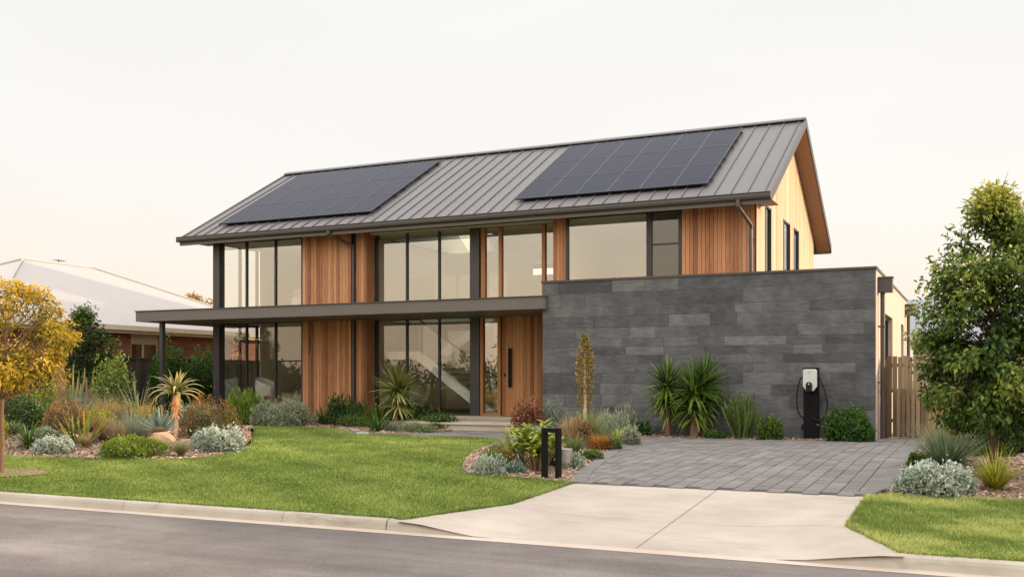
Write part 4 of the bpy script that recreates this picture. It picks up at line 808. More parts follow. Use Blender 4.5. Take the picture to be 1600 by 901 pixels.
# ------------------------------------------------------------------ the house
HO = (-13., 28.7, 0.)
def boards(b, x0, x1, z0, z1, y, w=.1, t=.02, gap=.008, seed=0, topf=None, axis='x'):
    """vertical shiplap boards, each its own slat; front face at y (axis x) or at X=y (axis y)"""
    r = random.Random(seed); n = max(1, round((x1-x0)/w)); w = (x1-x0)/n
    for i in range(n):
        a, c = x0+i*w+gap/2, x0+(i+1)*w-gap/2; tn = min(1, max(0, r.gauss(.5, .19))); j = r.uniform(0, .003)
        za, zc = (topf(a), topf(c)) if topf else (z1, z1)
        # some boards are butt-jointed part way up
        if za <= z0 or zc <= z0: continue
        cuts = [0, 1]
        if r.random() < .15 and z1-z0 > 1.2: cuts = [0, r.uniform(.25, .75), 1]
        for k in range(len(cuts)-1):
            f0, f1 = cuts[k], cuts[k+1]; t2 = min(1, max(0, tn+(r.gauss(0, .12) if k else 0))); g_ = .002 if k else 0
            zA0, zC0, zA1, zC1 = z0+(za-z0)*f0+g_, z0+(zc-z0)*f0+g_, z0+(za-z0)*f1, z0+(zc-z0)*f1
            if axis == 'x': V = [(a, y-j, zA0), (c, y-j, zC0), (c, y-j, zC1), (a, y-j, zA1), (a, y+t, zA0), (c, y+t, zC0), (c, y+t, zC1), (a, y+t, zA1)]
            else: V = [(y+j, a, zA0), (y+j, c, zC0), (y+j, c, zC1), (y+j, a, zA1), (y-t, a, zA0), (y-t, c, zC0), (y-t, c, zC1), (y-t, a, zA1)]
            b.add(V, [(0, 1, 2, 3), (5, 4, 7, 6), (4, 0, 3, 7), (1, 5, 6, 2), (3, 2, 6, 7), (0, 4, 5, 1)], t2)
def window(root, O, xs, z0, z1, y, fw=.05, dep=.09, mat='window_steel', trans=(), pane='glass', ends=None, rails=None, axis='x'):
    """frame with posts at every x in xs; one pane object per bay"""
    b = MB(); e0, e1 = ends or (fw, fw)
    def bx(a0, a1, d0, d1, zz0, zz1):
        if axis == 'x': b.box(a0, a1, d0, d1, zz0, zz1)
        else: b.box(d0, d1, a0, a1, zz0, zz1)
    W = [e0]+[fw]*(len(xs)-2)+[e1]
    for x, w in zip(xs, W): bx(x-w/2, x+w/2, y-dep/2, y+dep/2, z0, z1)
    for i in range(len(xs)-1):
        a, c = xs[i]+W[i]/2+.001, xs[i+1]-W[i+1]/2-.001
        bx(a, c, y-dep*.4, y+dep*.4, z0, z0+fw); bx(a, c, y-dep*.4, y+dep*.4, z1-fw, z1)
        for bay, zz in trans:
            if bay == i: bx(a, c, y-dep*.3, y+dep*.3, zz-.02, zz+.02)
    f = b.build('window', mat, root, O=O)
    for i in range(len(xs)-1):
        a, c = xs[i]+W[i]/2-.005, xs[i+1]-W[i+1]/2+.005; zs = [z0+fw-.005]+[t for bb, t in trans if bb == i]+[z1-fw+.005]
        for k in range(len(zs)-1):
            p = MB(); yy = y+.004*(k % 2)
            if axis == 'x': p.quad((a, yy, zs[k]), (c, yy, zs[k]), (c, yy, zs[k+1]), (a, yy, zs[k+1]))
            else: p.quad((yy, a, zs[k]), (yy, c, zs[k]), (yy, c, zs[k+1]), (yy, a, zs[k+1]))
            p.build('pane', pane, f, O=O)
    return f
EY, EZ, RY, RZ, BY = 23.5, 5.58, 28.7, 8.47, 33.9
SL = (RZ-EZ)/(RY-EY)
def roof_z(y): return EZ+SL*(y-EY) if y <= RY else RZ-SL*(y-RY)
def build_house():
    h = empty('house', HO, 'two storey house with cedar cladding, grey metal gable roof, long canopy and slate garage wall', 'house'); O = HO
    def part(b, name, mat, parent=h): return b.build(name, mat, parent, O=O)
    X0, X1 = -22.15, -4.38
    # roof: two slopes, standing seams, ridge cap
    b = MB(); t = .09
    full = [(EY, EZ), (RY, RZ), (BY, EZ), (BY, EZ-t), (RY, RZ-t-.02), (EY, EZ-t)]
    b.prism(full, 'x', X0, -16.0); b.prism(full, 'x', -12.7, X1)
    ya, yb = RY+.35, BY-1.6; rz = roof_z
    b.prism([(EY, EZ), (RY, RZ), (ya, rz(ya)), (ya, rz(ya)-t), (RY, RZ-t-.02), (EY, EZ-t)], 'x', -15.999, -12.701); b.prism([(yb, rz(yb)), (BY, EZ), (BY, EZ-t), (yb, rz(yb)-t)], 'x', -15.999, -12.701)  # gap in the back slope for the added roof opening
    x = X0+.02
    while x < X1:
        for s0, s1 in ((EY+.01, RY-.06), (BY-.01, RY+.06)):
            za, zb = roof_z(s0), roof_z(s1); w = .014
            V = [(x-w, s0, za+.001), (x+w, s0, za+.001), (x+w, s1, zb+.001), (x-w, s1, zb+.001)]; V += [(a, c, d+.034) for a, c, d in V]
            b.add(V, [(4, 5, 6, 7), (0, 1, 5, 4), (1, 2, 6, 5), (2, 3, 7, 6), (3, 0, 4, 7)])
        x += .4
    rf = part(b, 'roof', 'roof_metal')
    b = MB(); b.prism([(RY-.17, RZ-.02), (RY-.165, RZ+.01), (RY, RZ+.095), (RY+.165, RZ+.01), (RY+.17, RZ-.02), (RY, RZ+.07)], 'x', X0-.01, X1+.01); part(b, 'ridge_cap', 'roof_metal', rf)
    # barge boards and gable soffits
    for xa, xb in ((X1-.005, X1+.03), (X0-.03, X0+.005)):
        for ys in ((EY, RY), (BY, RY)):
            za, zb = EZ+.03, RZ+.05; b = MB()
            b.prism([(ys[0], za-.24), (ys[0], za), (ys[1], zb), (ys[1], zb-.24)], 'x', xa, xb)
            part(b, 'barge_board', 'gutter', rf)
    b = MB()
    for xa, xb in ((-4.80, X1-.006), (X0+.006, -21.36)):
        for s0, s1 in ((EY+.03, RY), (BY-.03, RY)):
            V = [(xa, s0, roof_z(s0)-t-.10), (xb, s0, roof_z(s0)-t-.10), (xb, s1, RZ-t-.105), (xa, s1, RZ-t-.105)]; b.quad(*V)
    b.quad((X0+.01, EY+.02, EZ-.10), (X1-.01, EY+.02, EZ-.10), (X1-.01, 24.7, EZ-.098), (X0+.01, 24.7, EZ-.098))
    part(b, 'soffit', 'soffit', rf)
    # fascia and gutter with end caps
    for fy in (EY-.03, BY-.015): b = MB(); b.box(X0, X1, fy, fy+.045, 5.35, 5.55); part(b, 'fascia', 'canopy_metal', rf)
    b = MB(); prof = [(EY-.032, 5.47), (EY-.06, 5.445), (EY-.10, 5.445), (EY-.14, 5.47), (EY-.15, 5.52), (EY-.145, 5.575), (EY-.165, 5.585), (EY-.165, 5.60), (EY-.13, 5.60), (EY-.125, 5.50), (EY-.09, 5.462), (EY-.05, 5.47), (EY-.032, 5.5)]
    b.prism(prof, 'x', X0-.03, X1+.03); b.prism([(EY-.15, 5.45), (EY-.15, 5.60), (EY-.03, 5.60), (EY-.03, 5.45)], 'x', X1+.03, X1+.036); b.prism([(EY-.15, 5.45), (EY-.15, 5.60), (EY-.03, 5.60), (EY-.03, 5.45)], 'x', X0-.036, X0-.03)
    part(b, 'gutter', 'gutter', rf)
    # downpipes
    for xg, xw, yw, z1 in ((-16.30, -16.27+.02, 24.10, .0), (-4.98, -4.93, 24.06, 3.5)):
        b = MB(); k = -1 if xg < -10 else 1
        if k < 0: pts = [(-16.62, EY-.09, 5.46), (-16.62, EY-.09, 5.36), (-16.5, 23.75, 5.25), (xw, yw, 5.08), (xw, yw, 4.95), (xw, yw, z1)]
        else: pts = [(-5.10, EY-.09, 5.46), (-5.10, EY-.09, 5.30), (-5.02, 23.7, 5.15), (xw, yw, 4.95), (xw, yw, 4.8), (xw, yw, z1)]
        b.tube(pts, .045, 10); b.tube([pts[0], pts[1]], .06, 10)
        for zz in (4.6, 3.8, 2.0, .8):
            if zz > z1: b.box(xw-.07, xw+.07, yw+.02, yw+.06, zz, zz+.04)
        part(b, 'downpipe', 'gutter')
    # shells: slabs, inner walls
    b = MB(); b.box(-21.3, -9.6, 24.28, 33.2, -.1, .28); part(b, 'plinth', 'step_concrete')
    b = MB(); b.box(-21.22, -9.62, 24.66, 33.1, .281, .29); part(b, 'floor', 'floorboard')
    b = MB(); b.box(-21.2, -17.9, 24.30, 33.1, 3.02, 3.42); b.box(-17.9, -16.0, 24.30, 33.1, 3.02, 3.42); b.box(-16.0, -9.95, 26.9, 33.1, 3.02, 3.42); b.box(-12.7, -9.95, 24.68, 26.9, 3.02, 3.42); b.box(-9.94, -4.9, 24.30, 33.1, 3.02, 3.42)
    b.box(-16.0, -12.7, 24.68, 24.8, 3.02, 3.42); part(b, 'upper_floor', 'plaster')
    b = MB(); b.box(-21.2, -16.2, 24.3, 33.1, 5.42, 5.46); b.box(-12.6, -4.9, 24.3, 33.1, 5.42, 5.46); b.box(-16.2, -12.6, 24.3, 25.6, 5.42, 5.46); b.box(-16.2, -12.6, 29.5, 33.1, 5.42, 5.46); part(b, 'ceiling', 'plaster')
    b = MB(); y0_, y1_ = RY+.33, BY-1.58; b.quad((-16.0, y0_, roof_z(y0_)+.02), (-12.7, y0_, roof_z(y0_)+.02), (-12.7, y1_, roof_z(y1_)+.02), (-16.0, y1_, roof_z(y1_)+.02)); part(b, 'added_skylight', 'balustrade_glass', rf)  # roof opening added on the unseen slope to brighten the stair behind the glass
    b = MB()
    for xx in (-16.06, -12.70): b.box(xx, xx+.06, 25.6, 33.1, 5.47, 6.3)
    b.box(-16.0, -12.7, 25.54, 25.6, 5.47, 6.5); part(b, 'added_light_shaft', 'plaster', rf)  # part of the same added opening; carries daylight down to the stair
    b = MB()
    b.box(-21.25, -21.2, 26.12, 33.0, .29, 3.02); b.box(-21.25, -21.2, 26.12, 33.0, 3.42, 5.42); b.box(-21.2, -9.7, 29.5, 29.6, .29, 3.02); b.box(-18.0, -17.9, 24.4, 29.5, .29, 3.02); b.box(-16.3, -16.2, 24.7, 29.5, .29, 5.42)
    b.box(-21.2, -13.05, 29.5, 29.6, 3.42, 5.42); b.box(-12.2, -9.7, 29.5, 29.6, 3.42, 5.42); b.box(-13.05, -12.2, 29.5, 29.6, 3.42, 4.62); b.box(-13.05, -12.2, 29.5, 29.6, 5.12, 5.42)
    b.box(-9.7, -4.95, 28.0, 28.1, 3.42, 5.42); b.box(-18.0, -17.9, 24.4, 29.5, 3.42, 5.42); b.box(-9.85, -9.75, 24.4, 33, 3.42, 5.42)
    b.box(-6.6, -6.52, 24.4, 28.0, 3.42, 5.42); b.box(-12.69, -12.6, 26.0, 29.5, .29, 3.02)
    part(b, 'interior_wall', 'plaster')
    # back and side outer walls
    b = MB(); boards(b, 26.3, 33.2, .1, 5.46, -21.32, axis='y', seed=5); part(b, 'side_wall', 'cedar')
    b = MB(); b.box(-21.3, -15.6, 33.1, 33.25, .1, 5.5); b.box(-15.6, -12.6, 33.1, 33.25, .1, 4.2); b.box(-12.6, -4.9, 33.1, 33.25, .1, 5.5); part(b, 'back_wall', 'cedar')
    # left glass corner
    b = MB(); b.box(-21.39, -21.14, 24.08, 24.33, .0, 3.0); b.box(-21.39, -21.14, 24.08, 24.33, 3.27, 5.5); part(b, 'corner_post', 'steel')
    for z0, z1, tr in ((.26, 3.0, ((0, 1.78), (2, 1.82))), (3.42, 5.48, ())):
        window(h, O, [-21.11, -20.17, -19.08, -18.10], z0, z1, 24.2, trans=tr, pane='clear_glass' if z0 < 1 else 'glass')
        window(h, O, [24.36, 25.22, 26.05], z0, z1, -21.3, axis='y', trans=((0, 1.78),) if z0 < 1 else (), fw=.06)
    # cladding, front
    def clad(x0, x1, z0, z1, y, seed):
        b = MB(); boards(b, x0, x1, z0, z1, y, .1, seed=seed); part(b, 'cladding', 'cedar')
        b = MB(); b.box(x0, x1, y+.022, y+.10, z0, z1); part(b, 'cladding_backing', 'seam_dark')
    clad(-18.07, -16.36, .06, 3.0, 24.15, 1); clad(-18.07, -16.36, 3.2, 5.48, 24.15, 2)
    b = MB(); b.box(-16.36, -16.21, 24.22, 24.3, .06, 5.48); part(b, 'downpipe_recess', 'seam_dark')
    clad(-16.20, -15.84, .06, 3.0, 24.15, 3); clad(-16.20, -15.84, 3.2, 5.48, 24.15, 4)
    for z0, z1 in ((.06, 3.0), (3.2, 5.48)):
        b = MB(); boards(b, 24.16, 24.56, z0, z1, -15.835, .1, axis='y', seed=7); part(b, 'cladding', 'cedar')
    # stair glazing
    for z0, z1 in ((.27, 3.02), (3.3, 5.5)):
        window(h, O, [-15.79, -14.77, -13.72, -12.72], z0, z1, 24.62, fw=.055, ends=(.1, .05), pane='clear_glass' if z0 < 1 else 'glass')
    b = MB(); b.box(-12.70, -12.42, 24.5, 24.72, .2, 3.02); b.box(-12.70, -12.42, 24.5, 24.72, 3.2, 5.5); part(b, 'steel_post', 'steel')
    b = MB(); b.box(-15.8, -12.42, 24.55, 24.70, 3.02, 3.3); b.box(-12.42, -9.95, 24.56, 24.70, 3.06, 3.3); part(b, 'spandrel', 'window_steel')
    # entry: timber framed sidelight and door
    f = window(h, O, [-12.36, -11.83], .27, 3.03, 24.6, fw=.09, dep=.14, mat='door_wood')
    d = MB(); boards(d, -11.76, -10.60, .29, 3.03, 24.58, .105, .03, .005, seed=11); d.box(-11.76, -10.60, 24.612, 24.65, .29, 3.03)
    dr = part(d, 'front_door', 'door_wood')
    d = MB(); d.box(-11.78+.24, -11.45, 24.50, 24.525, 1.06, 2.12); d.box(-11.51, -11.47, 24.52, 24.58, 1.25, 1.29); d.box(-11.51, -11.47, 24.52, 24.58, 1.9, 1.94); part(d, 'door_handle', 'black_metal', dr)
    d = MB(); d.box(-11.69, -11.64, 24.555, 24.579, 1.36, 1.43); part(d, 'door_lock', 'black_metal', dr)
    d = MB(); boards(d, -10.595, -9.6, .29, 3.03, 24.56, .105, .03, .005, seed=12); part(d, 'cladding', 'door_wood')
    # upper glazing right of the post: timber framed
    b_ = window(h, O, [-12.32, -11.80, -10.52, -10.12], 3.3, 5.5, 24.6, fw=.09, dep=.14, mat='door_wood', ends=(.12, .06))
    clad(-10.10, -9.72, 3.3, 5.5, 24.2, 13)
    window(h, O, [-9.69, -7.52], 3.42, 5.5, 24.2, fw=.07)
    window(h, O, [-7.45, -6.70], 3.42, 5.5, 24.2, fw=.07, trans=((0, 4.64),), pane='dark_glass')
    clad(-6.66, -4.87, 3.42, 5.5, 24.18, 14)
    # gable wall
    b = MB(); xf = -4.82
    wins = [(25.2, 25.95, 5.62), (27.72, 28.75, 5.62), (29.4, 30.25, 5.62)]
    edges = [24.18]+[e for w in wins for e in w[:2]]+[33.22]
    tp = lambda y: roof_z(y)-.20
    for i in range(0, len(edges), 2): boards(b, edges[i], edges[i+1], 3.4, 8, xf, .1, axis='y', seed=20+i, topf=tp)
    for i, w in enumerate(wins): boards(b, w[0], w[1], w[2], 8, xf, .1, axis='y', seed=40+i, topf=tp)
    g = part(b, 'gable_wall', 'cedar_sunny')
    b = MB()
    def back(y0, y1, z0, n=1):
        for a, c in zip(np.linspace(y0, y1, n+1)[:-1], np.linspace(y0, y1, n+1)[1:]):
            b.prism([(a, z0), (c, z0), (c, tp(c)), (a, tp(a))], 'x', xf-.1, xf-.023)
    for i in range(0, len(edges), 2): back(edges[i]+.02, edges[i+1], 3.4, 4)
    for w in wins: back(w[0], w[1], w[2], 2)
    part(b, 'gable_backing', 'seam_dark')
    for i, w in enumerate(wins): window(h, O, [w[0]+.03, w[1]-.03], 3.3, w[2], xf-.03, fw=.05, dep=.10, axis='y', pane='glass')
    # canopy over the ground floor
    r = .16; arc = [(-9.42-r+r*math.sin(a), 22.05+r-r*math.cos(a)) for a in np.linspace(0, math.pi/2, 8)]
    out = [(-22.5, 22.05)]+arc+[(-9.42, 22.2), (-9.62, 22.2), (-9.62, 24.5), (-12.4, 24.5), (-15.8, 24.5), (-15.8, 24.1), (-21.4, 24.06), (-21.4, 26.3), (-22.5, 26.3)]
    b = MB(); b.prism(out, 'z', 2.97, 3.26); c = part(b, 'canopy', 'canopy_metal')
    b = MB(); off = [(-22.53, 22.02)]+[(-9.42-r+(r+.03)*math.sin(a), 22.05+r-(r+.03)*math.cos(a)) for a in np.linspace(0, math.pi/2, 8)]+[(-9.5, 22.2), (-9.62, 24.5), (-15.8, 24.5), (-15.8, 24.1), (-21.4, 24.06), (-21.4, 26.3), (-22.53, 26.3)]
    b.prism(off, 'z', 3.262, 3.285); part(b, 'flashing', 'steel', c)
    b = MB(); b.box(-21.83, -21.71, 22.3, 22.42, -.02, 2.97); b.box(-21.87, -21.67, 22.26, 22.46, -.02, .02); part(b, 'canopy_column', 'steel')
    # garage wing: slate front, rendered side
    b = MB(); rr = random.Random(4); z = 0.; hs = []
    while z < 3.58:
        hh = rr.choice((.2, .21, .22, .25, .27, .3, .33)); hh = min(hh, 3.60-z) if 3.60-z-hh > .12 else 3.60-z; hs.append((z, z+hh)); z += hh
    for i, (za, zb) in enumerate(hs):
        x = -9.56-rr.uniform(0, .5) if i else -9.56
        while x < -1.97:
            L = rr.choice((.6, .8, .9, .95, 1.0, 1.35, 1.8)); x2 = min(x+L, -1.97)
            if -1.97-x2 < .2: x2 = -1.97
            xa = max(x, -9.56)
            if x2-xa > .02:
                j = rr.uniform(0, .007); a_, c_ = xa+.0045, x2-.0045
                V = [(a_, 22.25-j+rr.uniform(-.002, .002), za+.0045), (c_, 22.25-j, za+.0045), (c_, 22.25-j+rr.uniform(-.002, .002), zb-.0045), (a_, 22.25-j, zb-.0045), (a_, 22.29, za+.0045), (c_, 22.29, za+.0045), (c_, 22.29, zb-.0045), (a_, 22.29, zb-.0045)]
                b.add(V, [(0, 1, 2, 3), (4, 0, 3, 7), (1, 5, 6, 2), (3, 2, 6, 7), (0, 4, 5, 1)], min(1, max(0, rr.gauss(.5, .28))))
            x = x2
    w = part(b, 'slate_wall', 'slate')
    b = MB(); b.box(-9.555, -1.985, 22.262, 22.40, -.1, 3.6); part(b, 'mortar_bed', 'mortar', w)
    b = MB(); b.box(-9.59, -1.94, 22.22, 22.45, 3.602, 3.65); b.box(-2.2, -1.94, 22.451, 32.3, 3.602, 3.65); part(b, 'parapet_cap', 'gutter', w)
    b = MB()
    ws = [(24.4, 26.8, 1.0, 2.80), (29.8, 30.85, .9, 2.82)]; ys = [22.405, 24.4, 26.8, 29.8, 30.85, 32.3]
    for i in range(0, 6, 2): b.box(-2.2, -1.972, ys[i], ys[i+1], -.1, 3.6)
    for (a, c_, z0, z1) in ws: b.box(-2.2, -1.972, a, c_, -.1, z0); b.box(-2.2, -1.972, a, c_, z1, 3.6)
    part(b, 'garage_side_wall', 'render_wall')
    for (a, c_, z0, z1) in ws: window(h, O, [a+.03, c_-.03], z0, z1, -2.12, fw=.06, axis='y', pane='dark_glass')
    b = MB(); b.box(-9.5, -2.2, 22.42, 24.25, 3.30, 3.36); b.box(-4.8, -2.2, 24.25, 32.3, 3.30, 3.36); part(b, 'flat_roof', 'corrugated')
    b = MB(); b.box(-4.7, -2.0, 32.3, 32.4, -.1, 3.6); part(b, 'garage_back_wall', 'render_wall')
    for y in (22.86, 31.5):
        b = MB(); b.box(-1.965, -1.68, y-.13, y+.13, 3.14, 3.44); b.box(-1.97, -1.66, y-.15, y+.15, 3.441, 3.47); b.tube([(-1.88, y, 3.14), (-1.88, y, -.02)], .05, 10)
        for zz in (2.4, 1.2): b.box(-1.97, -1.82, y-.06, y+.06, zz, zz+.035)
        part(b, 'downpipe', 'gutter')
    # entry steps
    b = MB(); b.box(-13.3, -9.58, 22.05, 24.27, -.05, .2); b.box(-13.3, -9.58, 22.0, 22.05, .16, .205)
    b.box(-12.6, -9.6, 24.05, 24.55, .2, .262); part(b, 'entry_step', 'step_concrete')
    class SB(MB):      # the stair stands close behind the glass
        def add(q, V, F, *r, **k):
            V = np.array(V, float); V[:, 0] *= .971; V[:, 1] -= .72; return MB.add(q, V, F, *r, **k)
    # staircase behind the glass
    b = SB(); y0, y1 = 25.75, 25.80
    b.prism([(-16.2, 1.86), (-15.2, 1.86), (-12.9, .28), (-12.45, .28), (-12.45, .33), (-15.05, 2.09), (-16.2, 2.09)], 'y', y0, y1)
    s = part(b, 'staircase', 'white_paint')
    b = SB(); b.prism([(-16.2, 1.92), (-15.05, 1.92), (-15.05, 2.0), (-16.2, 2.0)], 'y', y1, 28.4)
    for i in range(10):
        x = -15.0+i*.245; z = 1.90-i*.166; b.box(x, x+.29, y1+.005, 26.9, z, z+.04)
    part(b, 'tread', 'brown_wood', s)
    b = SB(); b.prism([(-15.2, 1.95), (-15.0, 1.95), (-12.9, 3.30), (-12.9, 3.52), (-15.2, 2.18)], 'y', 27.3, 27.36); b.prism([(-15.1, 1.95), (-12.9, 3.36), (-12.9, 3.40), (-15.1, 2.02)], 'y', 27.36, 28.4); part(b, 'upper_flight', 'white_paint', s)
    b = SB(); b.quad((-15.05, 25.74, 2.0), (-12.5, 25.74, .35), (-12.5, 25.74, 1.3), (-15.05, 25.74, 2.98)); part(b, 'glass_balustrade', 'balustrade_glass', s)
    b = SB(); b.quad((-15.1, 27.28, 2.2), (-12.95, 27.28, 3.5), (-12.95, 27.28, 4.4), (-15.1, 27.28, 3.1)); part(b, 'glass_balustrade', 'balustrade_glass', s)
    b = SB(); b.tube([(-15.05, 25.74, 3.0), (-12.5, 25.74, 1.32)], .025, 8); b.tube([(-16.1, 25.74, 3.0), (-15.05, 25.74, 3.0)], .025, 8); part(b, 'handrail', 'steel', s)
    b = SB(); b.quad((-16.15, 26.85, 3.4), (-12.72, 26.85, 3.4), (-12.72, 26.85, 4.35), (-16.15, 26.85, 4.35)); part(b, 'glass_balustrade', 'balustrade_glass', s)
    # rails that carry the panels
    for xa, xb in ((-21.25, -15.6), (-11.2, -5.95)):
        for yy in (24.5, 25.4, 25.9, 26.8, 27.3, 27.95):
            z = roof_z(yy)+.045; b = MB(); b.box(xa, xb, yy-.02, yy+.02, z, z+.045); part(b, 'panel_rail', 'rail')
    return h
ORD = ['first', 'second', 'third', 'fourth', 'fifth', 'sixth']
def build_panels():
    ang = math.atan(SL); src = None
    for side, xa, xb in (('left', -21.2, -15.65), ('right', -11.15, -6.0)):
        pw = (xb-xa)/6; y0, y1 = 24.12, 28.2; L = (y1-y0)/math.cos(ang)/3; proto = None
        for r in range(3):
            for c in range(6):
                yb = y0+r*(y1-y0)/3; loc = (xa+c*pw, yb, roof_z(yb)+.125)
                row = ('bottom', 'middle', 'top')[r]
                lab = f'dark solar panel, {ORD[c]} from left in the {row} row of the {side} roof array'
                if c == 5: lab = f'dark solar panel at right end of the {row} row of the {side} roof array'
                if proto is None:
                    w, l = pw-.012, L-.012
                    f = MB(); e = .018
                    f.box(.0, w, 0, e, -.035, .004); f.box(0, w, l-e, l, -.035, .004); f.box(0, e, e, l-e, -.035, .004); f.box(w-e, w, e, l-e, -.035, .004)
                    o = f.build('solar_panel', 'panel_frame', origin=(0, 0, 0)); p = MB(); p.box(e, w-e, e, l-e, -.03, 0); q = p.build('cells', 'cells', o); proto = (o, q)
                else:
                    o = proto[0].copy(); COL.objects.link(o); q = proto[1].copy(); COL.objects.link(q); q.parent = o
                o.location = loc; o.rotation_euler = (ang, 0, 0); tag(o, lab, 'solar panel', f'solar panels of the {side} roof array')
def build_furniture():
    # shell chair
    o = empty('shell_chair', (-20.55, 25.6, .29), 'white high backed shell chair inside the left glass room', 'chair')
    b = MB(); K = 16; V = []; 
    for i in range(K+1):
        a = math.radians(-150+300*i/K); 
        for z, rr in ((.28, .25), (.42, .33), (.75, .36), (1.05, .34)):
            zz = z if z < .7 else .62+(z-.62)*(.35+.65*(.5+.5*math.cos(a)))
            V.append((-rr*math.cos(a), rr*math.sin(a), zz))
    F = [(i*4+k, (i+1)*4+k, (i+1)*4+k+1, i*4+k+1) for i in range(K) for k in range(3)]
    b.add(V, F, smooth=True); b.build('shell', 'white_paint', o); b = MB(); b.tube([(0, 0, .38), (0, 0, .44)], .3, 20); b.build('seat', 'cushion', o)
    b = MB(); b.tube([(0, 0, 0), (0, 0, .02)], .26, 18); b.tube([(0, 0, .02), (0, 0, .38)], .03, 8); b.build('base', 'steel', o)
    o = empty('coffee_table', (-19.95, 25.45, .29), 'low brown timber table beside the shell chair', 'table')
    b = MB(); b.box(-.4, .4, -.25, .25, .40, .46); b.build('tabletop', 'brown_wood', o); b = MB(); b.box(-.38, .38, -.02, .02, .02, .4); b.box(-.38, -.34, -.23, .23, 0, .4); b.box(.34, .38, -.23, .23, 0, .4); b.build('base', 'brown_wood', o)
    o = empty('sofa', (-19.0, 26.6, .29), 'grey fabric sofa inside the left glass room', 'sofa')
    b = MB(); b.box(-.95, .95, -.4, .4, .08, .30); b.build('base', 'sofa', o); b = MB(); b.box(-.78, -.005, -.42, .25, .30, .47); b.box(.005, .78, -.42, .25, .30, .47); b.build('seat', 'sofa', o); b = MB(); b.box(-.95, .95, .26, .45, .3, .86); b.build('backrest', 'sofa', o)
    b = MB(); b.box(-.95, -.79, -.4, .258, .3, .62); b.build('arm', 'sofa', o); b = MB(); b.box(.79, .95, -.4, .258, .3, .62); b.build('arm', 'sofa', o)
    def cushion(x, y, z, rot, mat, lab, s=.25):
        bm = bmesh.new(); bmesh.ops.create_grid(bm, x_segments=10, y_segments=10, size=1); 
        top = list(bm.verts)
        for v in top: v.co.z = .42*((1-v.co.x**2)*(1-v.co.y**2))**.5
        r = bmesh.ops.duplicate(bm, geom=bm.verts[:]+bm.edges[:]+bm.faces[:])
        for v in r['geom']:
            if isinstance(v, bmesh.types.BMVert): v.co.z = -v.co.z
        bmesh.ops.remove_doubles(bm, verts=bm.verts, dist=.001); bmesh.ops.recalc_face_normals(bm, faces=bm.faces)
        for v in bm.verts: v.co *= s
        me = bpy.data.meshes.new('cushion'); bm.to_mesh(me); bm.free(); me.materials.append(M[mat])
        for p in me.polygons: p.use_smooth = True
        c = bpy.data.objects.new('cushion', me); COL.objects.link(c); c.location = (x, y, z); c.rotation_euler = rot; tag(c, lab, 'cushion', 'sofa cushions')
    cushion(-19.45, 26.72, 1.03, (R(72), 0, R(8)), 'cushion', 'pale cushion at the left end of the grey sofa')
    cushion(-19.12, 26.66, 1.0, (R(66), 0, R(-6)), 'cushion_dark', 'dark cushion in the middle of the grey sofa', .23)
    cushion(-18.6, 26.72, 1.04, (R(74), 0, R(4)), 'cushion', 'pale cushion at the right end of the grey sofa', .27)
    o = empty('armchair', (-19.1, 25.6, 3.42), 'rounded white armchair behind the upper left glass', 'armchair')
    b = MB(); V = []; K = 18
    for i in range(K+1):
        a = math.radians(-130+260*i/K)
        for z, rr in ((.12, .42), (.5, .46), (.66, .44), (.68, .36), (.5, .33), (.3, .33)):
            zz = z+(.06*math.cos(a) if z > .4 else 0); V.append((rr*math.sin(a), rr*math.cos(a), zz))
    b.add(V, [(i*6+k, (i+1)*6+k, (i+1)*6+k+1, i*6+k+1) for i in range(K) for k in range(5)], smooth=True); b.build('backrest', 'white_paint', o)
    b = MB(); b.tube([(0, 0, .12), (0, 0, .36), (0, 0, .4)], [.38, .38, .34], 22); b.build('seat', 'cushion', o); b = MB(); b.tube([(0, 0, 0), (0, 0, .12)], .3, 18); b.build('base', 'brown_wood', o)
    # potted plant behind the sidelight
    o = empty('potted_plant', (-12.2, 25.3, .29), 'dark spiky plant in a white pot behind the glass beside the front door', 'potted plant')
    b = MB(); b.tube([(0, 0, 0), (0, 0, .3), (0, 0, .42)], [.12, .16, .17], 16); b.build('pot', 'white_paint', o)
    g = np.random.default_rng(9); b = MB(); n = 16; az = g.uniform(0, 6.28, n); put_blades(b, np.column_stack([.05*np.cos(az), .05*np.sin(az), .4+0*az]), az, g.uniform(.02, .3, n), .15, g.uniform(.7, 1.5, n), .07, np.full(n, .1), np.full(n, .5), 5, 0, True); b.build('leaves', 'dark2', o)
